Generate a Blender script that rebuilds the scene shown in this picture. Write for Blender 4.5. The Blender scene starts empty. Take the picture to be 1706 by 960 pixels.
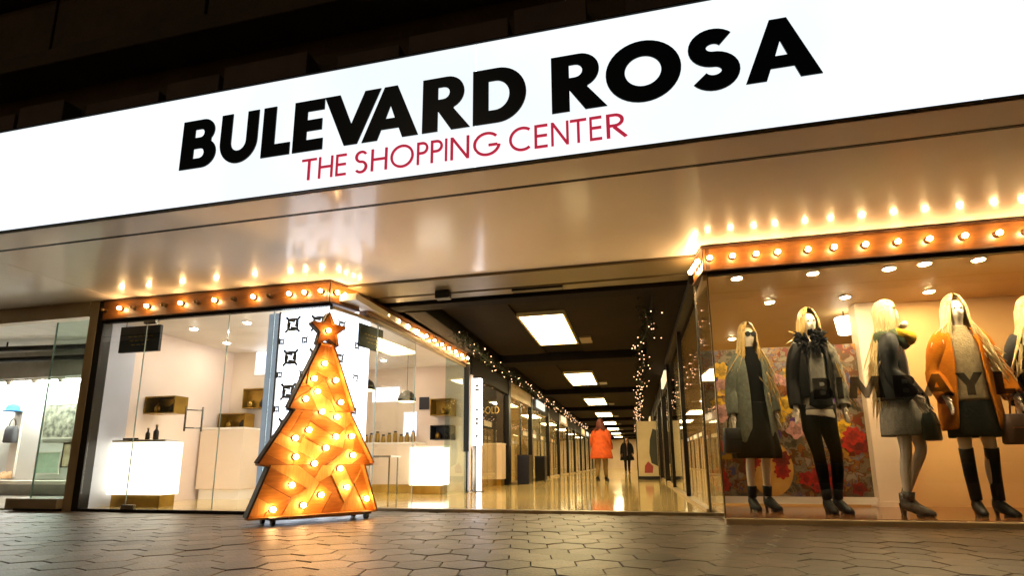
import bpy, bmesh, math, random
from math import sin, cos, pi, radians, sqrt
from mathutils import Vector, Matrix
random.seed(7)
S = bpy.context.scene
COL = S.collection

# ------------------------------------------------------------------ camera
CAM_H = 0.54
cd = bpy.data.cameras.new('camera')
cam = bpy.data.objects.new('camera', cd); COL.objects.link(cam); S.camera = cam
F_PX, YAW, PITCH, ROLL, CY = 877.5, -0.2244, 0.1839, -0.0057, 609.47
cd.sensor_width = 36; cd.lens = F_PX / 1706 * 36
cd.shift_y = (CY - 480) / 1706
cd.clip_end = 2000; cd.clip_start = 0.05
fw = Vector((sin(YAW) * cos(PITCH), cos(YAW) * cos(PITCH), sin(PITCH)))
rt = Vector((cos(YAW), -sin(YAW), 0)); up = rt.cross(fw)
r2 = cos(ROLL) * rt + sin(ROLL) * up; u2 = -sin(ROLL) * rt + cos(ROLL) * up
M = Matrix((r2, u2, -fw)).transposed().to_4x4(); M.translation = (0, 0, CAM_H)
cam.matrix_world = M

# ------------------------------------------------------------------ world, moon, exposure
W = bpy.data.worlds.new('World'); S.world = W; W.use_nodes = True
nt = W.node_tree; bg = nt.nodes['Background']
sky = nt.nodes.new('ShaderNodeTexSky'); sky.sky_type = 'NISHITA'; sky.sun_disc = False
sky.sun_elevation = radians(2); sky.sun_rotation = radians(200)
nt.links.new(sky.outputs[0], bg.inputs[0]); bg.inputs[1].default_value = 0.008
sl = bpy.data.lights.new('sun', 'SUN'); sl.energy = 0.015; sl.angle = radians(0.5); sl.color = (1, .8, .55)
so = bpy.data.objects.new('sun', sl); COL.objects.link(so)
so.rotation_euler = (radians(62), 0, radians(-18))
S.view_settings.view_transform = 'Standard'; S.view_settings.look = 'None'
S.view_settings.exposure = 1.2; S.view_settings.gamma = 1.0
S.render.engine = 'CYCLES'
cy = S.cycles
cy.use_denoising = True; cy.max_bounces = 9; cy.diffuse_bounces = 4; cy.glossy_bounces = 4
cy.transparent_max_bounces = 24; cy.transmission_bounces = 6
cy.caustics_reflective = False; cy.caustics_refractive = False
cy.sample_clamp_indirect = 4.0; cy.sample_clamp_direct = 0.0

# ------------------------------------------------------------------ helpers
def srgb(h):
    h = h.lstrip('#'); c = [int(h[i:i + 2], 16) / 255 for i in (0, 2, 4)]
    return tuple((x / 12.92 if x <= .04045 else ((x + .055) / 1.055) ** 2.4) for x in c)

MATS = {}
def mat(name, col='#808080', rough=.5, metal=0., col2=None, nscale=6., stretch=(1, 1, 1), bump=0., bscale=40., emit=0., ecol=None,
        coat=0., rvar=0., spec=.5, sheen=0., transl=0.):
    if name in MATS: return MATS[name]
    m = bpy.data.materials.new(name); m.use_nodes = True; MATS[name] = m
    t = m.node_tree; b = t.nodes['Principled BSDF']
    c1 = srgb(col) if isinstance(col, str) else col
    c2 = (srgb(col2) if isinstance(col2, str) else col2) if col2 else tuple(x * .82 for x in c1)
    tc = t.nodes.new('ShaderNodeTexCoord'); mp = t.nodes.new('ShaderNodeMapping'); mp.inputs['Scale'].default_value = stretch
    t.links.new(tc.outputs['Object'], mp.inputs[0])
    nz = t.nodes.new('ShaderNodeTexNoise'); nz.inputs['Scale'].default_value = nscale; nz.inputs['Detail'].default_value = 5
    t.links.new(mp.outputs[0], nz.inputs['Vector'])
    rp = t.nodes.new('ShaderNodeValToRGB'); rp.color_ramp.elements[0].position = .3; rp.color_ramp.elements[1].position = .7
    rp.color_ramp.elements[0].color = (*c2, 1); rp.color_ramp.elements[1].color = (*c1, 1)
    t.links.new(nz.outputs[0], rp.inputs[0]); t.links.new(rp.outputs[0], b.inputs['Base Color'])
    b.inputs['Roughness'].default_value = rough; b.inputs['Metallic'].default_value = metal
    b.inputs['Specular IOR Level'].default_value = spec
    b.inputs['Coat Weight'].default_value = coat; b.inputs['Coat Roughness'].default_value = .13
    b.inputs['Sheen Weight'].default_value = sheen
    if rvar:
        mr = t.nodes.new('ShaderNodeMapRange'); mr.inputs[3].default_value = max(.02, rough - rvar); mr.inputs[4].default_value = rough + rvar
        n2 = t.nodes.new('ShaderNodeTexNoise'); n2.inputs['Scale'].default_value = nscale * .6; n2.inputs['Detail'].default_value = 4
        t.links.new(mp.outputs[0], n2.inputs['Vector']); t.links.new(n2.outputs[0], mr.inputs[0]); t.links.new(mr.outputs[0], b.inputs['Roughness'])
    if bump:
        bn = t.nodes.new('ShaderNodeTexNoise'); bn.inputs['Scale'].default_value = bscale; bn.inputs['Detail'].default_value = 6
        t.links.new(mp.outputs[0], bn.inputs['Vector'])
        bp = t.nodes.new('ShaderNodeBump'); bp.inputs['Strength'].default_value = bump; bp.inputs['Distance'].default_value = .02
        t.links.new(bn.outputs[0], bp.inputs['Height']); t.links.new(bp.outputs[0], b.inputs['Normal'])
    if emit:
        e = srgb(ecol) if isinstance(ecol, str) else (ecol or c1)
        b.inputs['Emission Color'].default_value = (*e, 1); b.inputs['Emission Strength'].default_value = emit
    return m

def glass_mat(name, tint=(.95, .97, .95), refl=1.0, rough=.0):
    if name in MATS: return MATS[name]
    m = bpy.data.materials.new(name); m.use_nodes = True; MATS[name] = m
    t = m.node_tree; t.nodes.remove(t.nodes['Principled BSDF']); out = t.nodes['Material Output']
    tr = t.nodes.new('ShaderNodeBsdfTransparent'); tr.inputs[0].default_value = (*tint, 1)
    gl = t.nodes.new('ShaderNodeBsdfGlossy'); gl.inputs['Roughness'].default_value = rough; gl.inputs[0].default_value = (1, 1, 1, 1)
    fr = t.nodes.new('ShaderNodeLayerWeight'); fr.inputs[0].default_value = .5
    pw = t.nodes.new('ShaderNodeMath'); pw.operation = 'POWER'; pw.inputs[1].default_value = 4.5; t.links.new(fr.outputs['Facing'], pw.inputs[0])
    ma = t.nodes.new('ShaderNodeMath'); ma.operation = 'MULTIPLY_ADD'; ma.inputs[1].default_value = .9; ma.inputs[2].default_value = .04; t.links.new(pw.outputs[0], ma.inputs[0])
    nz = t.nodes.new('ShaderNodeTexNoise'); nz.inputs['Scale'].default_value = .7
    bp = t.nodes.new('ShaderNodeBump'); bp.inputs['Strength'].default_value = .04; bp.inputs['Distance'].default_value = .02
    t.links.new(nz.outputs[0], bp.inputs['Height']); t.links.new(bp.outputs[0], gl.inputs['Normal'])
    ml = t.nodes.new('ShaderNodeMath'); ml.operation = 'MULTIPLY'; ml.inputs[1].default_value = refl
    mx = t.nodes.new('ShaderNodeMixShader')
    t.links.new(ma.outputs[0], ml.inputs[0]); t.links.new(ml.outputs[0], mx.inputs[0]); t.links.new(tr.outputs[0], mx.inputs[1]); t.links.new(gl.outputs[0], mx.inputs[2])
    t.links.new(mx.outputs[0], out.inputs[0]); return m

class MB:
    def __init__(s): s.v = []; s.f = []
    def add(s, vs, fs):
        n = len(s.v); s.v += [tuple(v) for v in vs]; s.f += [tuple(i + n for i in f) for f in fs]; return s
    def box(s, x0, x1, y0, y1, z0, z1):
        return s.add([(x0, y0, z0), (x1, y0, z0), (x1, y1, z0), (x0, y1, z0), (x0, y0, z1), (x1, y0, z1), (x1, y1, z1), (x0, y1, z1)],
                     [(0, 3, 2, 1), (4, 5, 6, 7), (0, 1, 5, 4), (1, 2, 6, 5), (2, 3, 7, 6), (3, 0, 4, 7)])
    def wall(s, a, b, th, z0, z1):          # upright slab from plan point a to b, thickness th to its left
        a = Vector(a); b = Vector(b); d = (b - a).normalized(); n = Vector((-d.y, d.x)) * th
        p = [a, b, b + n, a + n]
        return s.add([(q.x, q.y, z0) for q in p] + [(q.x, q.y, z1) for q in p],
                     [(0, 3, 2, 1), (4, 5, 6, 7), (0, 1, 5, 4), (1, 2, 6, 5), (2, 3, 7, 6), (3, 0, 4, 7)])
    def prism(s, poly, y0, y1):             # polygon in x,z extruded along y
        n = len(poly); vs = [(x, y0, z) for x, z in poly] + [(x, y1, z) for x, z in poly]
        fs = [tuple(range(n)), tuple(range(2 * n - 1, n - 1, -1))] + [(i, i + n, (i + 1) % n + n, (i + 1) % n) for i in range(n)]
        return s.add(vs, fs)
    def loft(s, rings, closed=True, cap=True):
        n = len(rings[0]); vs = [p for r in rings for p in r]; fs = []
        for k in range(len(rings) - 1):
            for i in range(n if closed else n - 1):
                j = (i + 1) % n; fs.append((k * n + i, k * n + j, (k + 1) * n + j, (k + 1) * n + i))
        if cap and closed: fs += [tuple(range(n - 1, -1, -1)), tuple(range((len(rings) - 1) * n, len(rings) * n))]
        return s.add(vs, fs)
    def tube(s, path, rad, seg=8, cap=True):
        path = [Vector(p) for p in path]; rad = rad if isinstance(rad, (list, tuple)) else [rad] * len(path)
        rings = []; ref = Vector((0.31, 0.2, 0.93))
        for i, p in enumerate(path):
            d = (path[min(i + 1, len(path) - 1)] - path[max(i - 1, 0)]).normalized()
            a = d.cross(ref)
            if a.length < .05: a = d.cross(Vector((1, 0, 0)))
            a.normalize(); b = d.cross(a)
            rings.append([p + (a * cos(2 * pi * k / seg) + b * sin(2 * pi * k / seg)) * rad[i] for k in range(seg)])
        return s.loft(rings, True, cap)
    def lathe(s, prof, c=(0, 0, 0), seg=16):
        rings = [[(c[0] + r * cos(2 * pi * k / seg), c[1] + r * sin(2 * pi * k / seg), c[2] + z) for k in range(seg)] for r, z in prof]
        return s.loft(rings)
    def sphere(s, c, r, nu=10, nv=7):
        r = r if isinstance(r, (tuple, list)) else (r, r, r)
        rings = []
        for j in range(nv + 1):
            t = -pi / 2 + pi * j / nv; q = max(cos(t), .02)
            rings.append([(c[0] + r[0] * q * cos(2 * pi * k / nu), c[1] + r[1] * q * sin(2 * pi * k / nu), c[2] + r[2] * sin(t)) for k in range(nu)])
        return s.loft(rings)
    def mesh(s, name, m, smooth=False):
        me = bpy.data.meshes.new(name); me.from_pydata(s.v, [], s.f); me.materials.append(m)
        if smooth: me.polygons.foreach_set('use_smooth', [True] * len(me.polygons))
        me.validate(); bm = bmesh.new(); bm.from_mesh(me); bmesh.ops.recalc_face_normals(bm, faces=bm.faces); bm.to_mesh(me); bm.free()
        return me
    def build(s, name, m, parent=None, smooth=False, bevel=0., loc=None, rz=None):
        return link(name, s.mesh(name, m, smooth), parent, bevel, loc, rz)

def link(name, me, parent=None, bevel=0., loc=None, rz=None):
    o = bpy.data.objects.new(name, me); COL.objects.link(o)
    if parent: o.parent = parent
    if loc: o.location = loc
    if rz is not None: o.rotation_euler = (0, 0, rz)
    if bevel:
        b = o.modifiers.new('bevel', 'BEVEL'); b.width = bevel; b.segments = 2; b.limit_method = 'ANGLE'; b.angle_limit = radians(40)
    return o
def tag(o, label=None, cat=None, group=None, kind=None):
    if label: o['label'] = label
    if cat: o['category'] = cat
    if group: o['group'] = group
    if kind: o['kind'] = kind
    return o
def thing(name, label, cat, loc=(0, 0, 0), rz=0., group=None):
    o = bpy.data.objects.new(name, None); COL.objects.link(o); o.location = loc; o.rotation_euler = (0, 0, rz); o.empty_display_size = .1
    return tag(o, label, cat, group)
def struct(name, mb, m, bevel=0.):
    return tag(mb.build(name, m, bevel=bevel), kind='structure')
def bx(*a): return MB().box(*a)

# ------------------------------------------------------------------ materials
m_ground = mat('asphalt', '#3a3733', .8, bump=.3, bscale=80)
m_joint = mat('paving_joint', '#332b23', .8)
m_tile = mat('paving_stone', '#7b6a57', .40, col2='#4f4437', nscale=9, bump=.24, bscale=60, rvar=.09)
m_tile2 = mat('paving_stone_dark', '#6a5b4a', .43, col2='#453b30', nscale=10, bump=.24, bscale=55, rvar=.09)
for mm in (m_tile, m_tile2):      # worn swirl relief pressed into the tiles, stains on the surface
    t = mm.node_tree; pb = t.nodes['Principled BSDF']; bp = pb.inputs['Normal'].links[0].from_node
    tcp = t.nodes.new('ShaderNodeTexCoord'); wv = t.nodes.new('ShaderNodeTexWave'); wv.wave_type = 'RINGS'; wv.inputs['Scale'].default_value = 5.5; wv.inputs['Distortion'].default_value = 9; wv.inputs['Detail'].default_value = 2; wv.inputs['Detail Scale'].default_value = 1.4
    t.links.new(tcp.outputs['Object'], wv.inputs['Vector']); b2 = t.nodes.new('ShaderNodeBump'); b2.inputs['Strength'].default_value = .12; b2.inputs['Distance'].default_value = .003
    t.links.new(wv.outputs['Fac'], b2.inputs['Height']); t.links.new(bp.outputs[0], b2.inputs['Normal']); t.links.new(b2.outputs[0], pb.inputs['Normal'])
    ge = t.nodes.new('ShaderNodeNewGeometry'); sn = t.nodes.new('ShaderNodeTexNoise'); sn.inputs['Scale'].default_value = 1.7; sn.inputs['Detail'].default_value = 7; t.links.new(ge.outputs['Position'], sn.inputs['Vector'])
    rs = t.nodes.new('ShaderNodeValToRGB'); rs.color_ramp.elements[0].position = .36; rs.color_ramp.elements[0].color = (.5, .47, .43, 1); rs.color_ramp.elements[1].position = .6; rs.color_ramp.elements[1].color = (1, 1, 1, 1); t.links.new(sn.outputs[0], rs.inputs[0])
    old = pb.inputs['Base Color'].links[0].from_socket; mx = t.nodes.new('ShaderNodeMixRGB'); mx.blend_type = 'MULTIPLY'; mx.inputs[0].default_value = 1; t.links.new(old, mx.inputs[1]); t.links.new(rs.outputs[0], mx.inputs[2]); t.links.new(mx.outputs[0], pb.inputs['Base Color'])
m_marble = mat('cream_marble', '#e2c888', .09, col2='#cfae68', nscale=1.6, rvar=.05, spec=.6)
t = m_marble.node_tree; bk = t.nodes.new('ShaderNodeTexBrick'); bk.offset = 0; bk.inputs['Scale'].default_value = 1.; bk.inputs['Brick Width'].default_value = .6; bk.inputs['Row Height'].default_value = .6; bk.inputs['Mortar Size'].default_value = .004
bk.inputs['Color1'].default_value = (1, 1, 1, 1); bk.inputs['Color2'].default_value = (.9, .88, .84, 1); bk.inputs['Mortar'].default_value = (.45, .4, .3, 1)
tcb = t.nodes.new('ShaderNodeTexCoord'); t.links.new(tcb.outputs['Object'], bk.inputs['Vector']); pb = t.nodes['Principled BSDF']; old = pb.inputs['Base Color'].links[0].from_socket
mxb = t.nodes.new('ShaderNodeMixRGB'); mxb.blend_type = 'MULTIPLY'; mxb.inputs[0].default_value = 1; t.links.new(old, mxb.inputs[1]); t.links.new(bk.outputs[0], mxb.inputs[2]); t.links.new(mxb.outputs[0], pb.inputs['Base Color'])
m_thr = mat('threshold_stone', '#8c7a58', .4, col2='#6d5d40', nscale=8)
m_soffit = mat('lacquered_panel', '#e6dccf', .4, col2='#d9cdbe', nscale=.8, coat=.6, rvar=.05, spec=.15)
m_trim = mat('beige_trim', '#bfab86', .35, col2='#aa956f', nscale=2)
m_dtrim = mat('dark_trim', '#1c150d', .6, spec=.25)
m_ceil = mat('dark_ceiling', '#231b0b', .85, col2='#1a1307', nscale=1.2, spec=.12)
m_beam = mat('ceiling_beam', '#150f07', .85, spec=.12)
m_shut = mat('shutter_housing', '#6e5f42', .4, col2='#5f5138', nscale=2)
m_stone = mat('facade_stone', '#6b5c40', .75, col2='#54472f', nscale=2.2, bump=.3, bscale=30)
m_stone2 = mat('facade_panel', '#7b6652', .6, col2='#65523f', nscale=3)
m_black = mat('black_paint', '#0d0d0c', .35)
m_blackm = mat('black_metal', '#17130f', .35, metal=.3)
m_white = mat('white_paint', '#efe8dc', .45, nscale=2, col2='#e4dbcc')
m_cream = mat('cream_wall', '#e6d3bd', .5, nscale=1.5, col2='#dcc7ae')
m_bluerefl = mat('pale_blue_reflection', '#c9ccd6', .45, nscale=1.5)
m_gold = mat('brass_panel', '#b08a35', .28, metal=.7, col2='#8d6a22', nscale=5)
m_steel = mat('brushed_steel', '#9a968e', .25, metal=1.)
m_glass = glass_mat('clear_glass'); m_gglass = glass_mat('green_glass', (.86, .95, .92)); m_edge = mat('glass_edge', '#a9c4bd', .15)
m_sign = mat('sign_acrylic', '#ffffff', .3, col2='#f6f8fb', nscale=.4, emit=.47, ecol=(.86, .94, .98))
t = m_sign.node_tree; nz = t.nodes.new('ShaderNodeTexNoise'); nz.inputs['Scale'].default_value = .55; nz.inputs['Detail'].default_value = 2
tcs = t.nodes.new('ShaderNodeTexCoord'); t.links.new(tcs.outputs['Object'], nz.inputs['Vector']); mrs = t.nodes.new('ShaderNodeMapRange'); mrs.inputs[1].default_value = .3; mrs.inputs[2].default_value = .7; mrs.inputs[3].default_value = .43; mrs.inputs[4].default_value = .56
t.links.new(nz.outputs[0], mrs.inputs[0]); t.links.new(mrs.outputs[0], t.nodes['Principled BSDF'].inputs['Emission Strength'])
m_seam = mat('sign_seam', '#b8c4c8', .5)
m_letter = mat('black_letter', '#0a0f0c', .3)
m_red = mat('red_letter', '#c0203c', .4, emit=.3, ecol='#cc2f4a')
m_bulb = mat('warm_bulb', '#fff0d0', .2, emit=72, ecol=(1., .62, .26))
m_bulb_off = mat('unlit_bulb', '#5c4526', .15)
m_marq = mat('marquee_wood', '#8f5a24', .45, col2='#6e4116', nscale=7, stretch=(1, 1, 4), coat=.2)
m_marqe = mat('marquee_edge', '#4a2a0e', .45)
m_plank = [mat('plank_%s' % k, a, .38, col2=b, nscale=9, stretch=st, coat=.15) for k, a, b, st in
           (('amber', '#d08a3e', '#b87330', (1, 1, 6)), ('honey', '#e0a95e', '#c98f48', (6, 1, 1)), ('rust', '#bb7836', '#9c5f28', (1, 1, 5)))]
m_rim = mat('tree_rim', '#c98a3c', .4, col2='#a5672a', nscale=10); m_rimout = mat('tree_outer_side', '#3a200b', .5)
m_lamp = mat('lamp_diffuser', '#fff4d8', .4, emit=12, ecol=(1., .78, .38))
m_lampframe = mat('lamp_frame', '#c8b27a', .4)
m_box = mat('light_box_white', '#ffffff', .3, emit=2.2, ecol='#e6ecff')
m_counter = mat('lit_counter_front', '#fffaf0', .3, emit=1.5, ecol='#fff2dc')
m_motif = mat('grey_motif', '#868d96', .6)
m_spot = mat('spot_lens', '#fff5df', .2, emit=300, ecol=(1., .75, .42))
m_spotc = mat('spot_lens_cool', '#ffffff', .2, emit=140, ecol=(1., .88, .74))
m_fairy = mat('fairy_bulb', '#ffe0b0', .2, emit=2, ecol=(1., .55, .30))
m_pine = mat('garland_green', '#1f2a12', .8)
m_screen = mat('lit_screen', '#dfe8ff', .2, emit=1.1, ecol='#d4dcf4')

# ------------------------------------------------------------------ lettering (custom outlines, cap height 1)
def arc(cx, cz, rx, rz, a0, a1, n=14):
    return [(cx + rx * cos(radians(a0 + (a1 - a0) * i / n)), cz + rz * sin(radians(a0 + (a1 - a0) * i / n))) for i in range(n + 1)]
def stroke(pts, w, w2=None):
    L = []; R = []; n = len(pts)
    for i, p in enumerate(pts):
        a = Vector(pts[max(i - 1, 0)]); b = Vector(pts[min(i + 1, n - 1)]); d = (b - a).normalized(); q = Vector((-d.y, d.x)) * w / 2
        L.append((p[0] + q.x, p[1] + q.y)); R.append((p[0] - q.x, p[1] - q.y))
    return L + R[::-1]
def ell(cx, cz, rx, rz, n=40): return arc(cx, cz, rx, rz, 0, 360, n)[:-1]
def bold(ch):       # -> width, contours
    s = .27
    if ch == 'B':
        return .74, [[(0, 0)] + arc(.46, .29, .28, .29, -90, 55, 12) + arc(.43, .75, .25, .25, -40, 90, 12) + [(0, 1)],
                     arc(.40, .30, .09, .10, -90, 90, 8) + [(s, .40), (s, .20)], arc(.39, .715, .075, .085, -90, 90, 8) + [(s, .80), (s, .63)]]
    if ch == 'U':
        return .90, [[(0, 1)] + arc(.45, .42, .45, .44, 180, 360, 20) + [(.90, 1), (.63, 1)] + arc(.45, .42, .18, .19, 360, 180, 16) + [(.27, 1)]]
    if ch == 'L': return .60, [[(0, 0), (.60, 0), (.60, .24), (s, .24), (s, 1), (0, 1)]]
    if ch == 'E': return .60, [[(0, 0), (.60, 0), (.60, .22), (s, .22), (s, .39), (.57, .39), (.57, .61), (s, .61), (s, .78), (.60, .78), (.60, 1), (0, 1)]]
    if ch == 'V': return 1.04, [[(0, 1), (.40, 0), (.64, 0), (1.04, 1), (.75, 1), (.52, .40), (.29, 1)]]
    if ch == 'A': return 1.04, [[(0, 0), (.40, 1), (.64, 1), (1.04, 0), (.75, 0), (.68, .19), (.36, .19), (.29, 0)], [(.435, .385), (.605, .385), (.52, .63)]]
    if ch == 'R':
        return .80, [[(0, 0), (s, 0), (s, .37), (.50, 0), (.82, 0), (.535, .395)] + arc(.42, .695, .30, .305, -65, 90, 14) + [(0, 1)],
                     arc(.36, .70, .11, .115, -90, 90, 8) + [(s, .815), (s, .585)]]
    if ch == 'D':
        return .90, [[(0, 0)] + arc(.42, .5, .48, .5, -90, 90, 22) + [(0, 1)], arc(.38, .5, .24, .27, -90, 90, 16) + [(s, .77), (s, .23)]]
    if ch == 'O': return 1.12, [ell(.56, .5, .56, .53), ell(.56, .5, .27, .26)]
    if ch == 'S':
        c = arc(.37, .70, .225, .195, 38, 270, 20)[:-1] + arc(.36, .306, .235, .199, 90, -148, 20)
        return .72, [stroke(c, .255)]
    if ch == 'I': return .27, [[(0, 0), (.27, 0), (.27, 1), (0, 1)]]
    if ch == 'M': return 1.16, [[(0, 0), (.11, 1), (.36, 1), (.58, .46), (.80, 1), (1.05, 1), (1.16, 0), (.90, 0), (.85, .56), (.64, 0), (.52, 0), (.31, .56), (.26, 0)]]
    if ch == 'Y': return .92, [[(.325, 0), (.595, 0), (.595, .42), (.92, 1), (.62, 1), (.46, .66), (.30, 1), (0, 1), (.325, .42)]]
def thin(ch):       # -> width, list of stroke contours
    w = .105
    L = lambda *p: stroke(list(p), w)
    h = w / 2
    if ch == 'T': return .62, [L((0, 1 - h), (.62, 1 - h)), L((.31, 0), (.31, 1 - w))]
    if ch == 'H': return .68, [L((h, 0), (h, 1)), L((.68 - h, 0), (.68 - h, 1)), L((w, .52), (.68 - w, .52))]
    if ch == 'E': return .5, [L((h, 0), (h, 1)), L((w, h), (.5, h)), L((w, .52), (.48, .52)), L((w, 1 - h), (.5, 1 - h))]
    if ch == 'I': return w, [L((h, 0), (h, 1))]
    if ch == 'P': return .5, [L((h, 0), (h, 1)), stroke([(w, 1 - h)] + arc(.24, .725, .21, .275 - h, 90, -90, 12) + [(w, .45 + h)], w)]
    if ch == 'R': return .6, [L((h, 0), (h, 1)), stroke([(w, 1 - h)] + arc(.24, .725, .21, .275 - h, 90, -90, 12) + [(w, .45 + h)], w), L((.22, .45), (.54, 0))]
    if ch == 'O': return 1., [ell(.5, .5, .5, .52), ell(.5, .5, .5 - w, .52 - w)]
    if ch == 'N': return .72, [L((h, 0), (h, 1)), L((.72 - h, 0), (.72 - h, 1)), [(w, 1), (w, .80), (.72 - w, 0), (.72 - w, .20)]]
    if ch == 'S': return .5, [stroke(arc(.26, .7385, .19, .2285, 30, 270, 18)[:-1] + arc(.25, .2715, .20, .2385, 90, -145, 18), w)]
    if ch == 'G': return .94, [stroke(arc(.5, .5, .45, .47, 42, 352, 30), w), L((.56, .44), (.88, .44))]
    if ch == 'C': return .78, [stroke(arc(.5, .5, .45, .47, 52, 308, 30), w)]
    if ch == 'L': return .46, [L((h, 0), (h, 1)), L((w, h), (.46, h))]
    if ch == 'D': return .74, [stroke([(h, 0), (h, 1)], w), stroke([(w, 1 - h)] + arc(.26, .5, .43, .5 - h, 90, -90, 20) + [(w, h)], w)]
def glyph_mesh(name, contours, m, ext, union=True):
    groups = [contours] if union else [[c] for c in contours]
    if not union and len(contours) == 2 and len(contours[0]) == 40: groups = [contours]
    out = MB()
    for gi, g in enumerate(groups):
        cu = bpy.data.curves.new('outline', 'CURVE'); cu.dimensions = '2D'; cu.fill_mode = 'BOTH'; cu.extrude = ext + gi * .0002
        for c in g:
            sp = cu.splines.new('POLY'); sp.points.add(len(c) - 1); sp.use_cyclic_u = True
            for p, q in zip(sp.points, c): p.co = (q[0], q[1], 0, 1)
        ob = bpy.data.objects.new('outline', cu); COL.objects.link(ob)
        dg = bpy.context.evaluated_depsgraph_get(); dg.update()
        me = bpy.data.meshes.new_from_object(ob.evaluated_get(dg))
        out.add([(v.co.x, -v.co.z, v.co.y) for v in me.vertices], [tuple(p.vertices) for p in me.polygons])
        bpy.data.objects.remove(ob); bpy.data.curves.remove(cu); bpy.data.meshes.remove(me)
    return out.mesh(name, m)
def put_letter(ch, x0, x1, y, z0, hgt, m, parent, font=bold, ext=.008, axis='x', name='letter'):
    w, cs = font(ch); sx = (x1 - x0) / w
    cs = [[(p[0] * sx, p[1] * hgt) for p in c] for c in cs]
    me = glyph_mesh(name, cs, m, ext, font is bold)
    o = link(name, me, parent); o.location = (x0, y, z0)
    if axis == 'y': o.rotation_euler = (0, 0, pi / 2)
    return o

# ================================================================== SETTING
g = struct('ground', bx(-250, 250, -250, 60, -.3, -.06), m_ground)
pv = struct('pavement', bx(-16, 12, -8, 6.05, -.058, -.018), m_joint)
# hexagonal paving: the visible 300 as objects, the rest as one mass
HS = .245; R = HS / sqrt(3)
def hexpts(r): return [(r * cos(pi / 6 + k * pi / 3), r * sin(pi / 6 + k * pi / 3)) for k in range(6)]
def hex_mb(cx=0, cy=0, z=0., b=.003, gap=.0065):
    lo = [(cx + x, cy + y, z - .03) for x, y in hexpts(R - gap / 2)]
    mid = [(cx + x, cy + y, z - b) for x, y in hexpts(R - gap / 2)]; hi = [(cx + x, cy + y, z) for x, y in hexpts(R - gap / 2 - b)]
    return [lo, mid, hi]
def hexmesh(m):
    return MB().loft(hex_mb()).mesh('paving_tile', m)
tile_meshes = [hexmesh(m_tile), hexmesh(m_tile2)]
def cam_px(p):
    d = Vector(p) - Vector((0, 0, CAM_H)); z = d.dot(fw)
    return (853 + F_PX * d.dot(r2) / z, CY - F_PX * d.dot(u2) / z) if z > .1 else (-9999, 9999)
cells = []
th = radians(12)
for i in range(-95, 95):
    for j in range(-95, 95):
        hx = HS * (i + (.5 if j % 2 else 0)); hy = j * R * 1.5
        x = hx * cos(th) - hy * sin(th) - 1; y = hx * sin(th) + hy * cos(th) + 2
        if -13 < x < 9 and -5 < y < 5.85: cells.append((x, y))
def vis(c):
    x, y = cam_px((c[0], c[1], 0)); return -60 < x < 1766 and y < 1000 and c[1] > 1.5
seen = sorted([c for c in cells if vis(c)], key=lambda c: c[0] ** 2 + c[1] ** 2)
near = set(seen[:296])
rest = MB()
for c in cells:
    if c in near:
        o = link('paving_tile', tile_meshes[random.random() < .35], pv); o.location = (c[0], c[1], random.uniform(-.0025, .0025))
        o.rotation_euler = (random.gauss(0, .004), random.gauss(0, .004), th + random.gauss(0, .006))
    else:
        rr = hex_mb(0, 0, random.uniform(-.002, .002))
        rest.loft([[(p[0] * cos(th) - p[1] * sin(th) + c[0], p[0] * sin(th) + p[1] * cos(th) + c[1], p[2]) for p in r] for r in rr])
tag(rest.build('paving_tile_field', m_tile, pv), kind='stuff')

# floors
cf = struct('corridor_floor', bx(-4.7, 2.4, 5.98, 52, -.055, .028), m_marble)
MB().box(-3.2, .9, 5.86, 5.978, -.055, .031).build('threshold', m_thr, cf, bevel=.004)
struct('cafe_floor', bx(-6.6, -3.06, 5.24, 5.975, -.055, .03), m_marble)
struct('cafe_floor_rear', bx(-6.6, -4.705, 5.977, 9.7, -.055, .03), m_marble)

# soffit over the pavement, in panels with open joints
SZ = 2.64
sf = struct('soffit', bx(-11, 7, 3.36, 5.40, SZ + .03, SZ + .08), m_dtrim)
def seam_panels(xs, y0, y1, z0, z1, name, m):
    for a, b in zip(xs[:-1], xs[1:]): bx(a + .003, b - .003, y0, y1, z0, z1).build(name, m, sf, bevel=.003)
seam_panels([-11, -6.35, 7], 3.678, 5.40, SZ, SZ + .028, 'soffit_panel', m_soffit)
bx(-11, 7, 3.649, 3.677, SZ - .006, SZ + .027).build('joint_bar', m_dtrim, sf)
seam_panels([-11, 7], 3.37, 3.648, SZ - .004, SZ + .028, 'soffit_strip', m_soffit)

# dark building front above the sign
bf = thing('building_front', 'dark brown stone building front rising above the illuminated sign', 'building', (0, 3.7, 2.7))
bx(-14, 9, .30, .9, .1, 9).build('wall', m_stone, bf)
bx(-14, 9, -.06, .298, 1.99, 2.17).build('ledge', m_stone, bf, bevel=.01)
bx(-14, 9, .05, .295, 3.25, 3.42).build('ledge', m_stone, bf, bevel=.01)
x = -13.6
k = 0
while x < 8:
    w = (.62, .92)[k % 2]
    bx(x, x + w, .12, .296, .95, 1.58 + .06 * (k % 3)).build('stone_panel', m_stone2, bf, bevel=.01); x += w + (.09, .05, .32)[k % 3]; k += 1
for i in range(-6, 5):
    bx(i * 2.1 + .02, i * 2.1 + 2.08, .25, .297, 2.25, 3.2).build('stone_panel', m_stone, bf, bevel=.008)
    bx(i * 2.1 + .35, i * 2.1 + 1.75, .22, .299, 3.55, 5.6).build('window', m_blackm, bf, bevel=.01)

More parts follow.
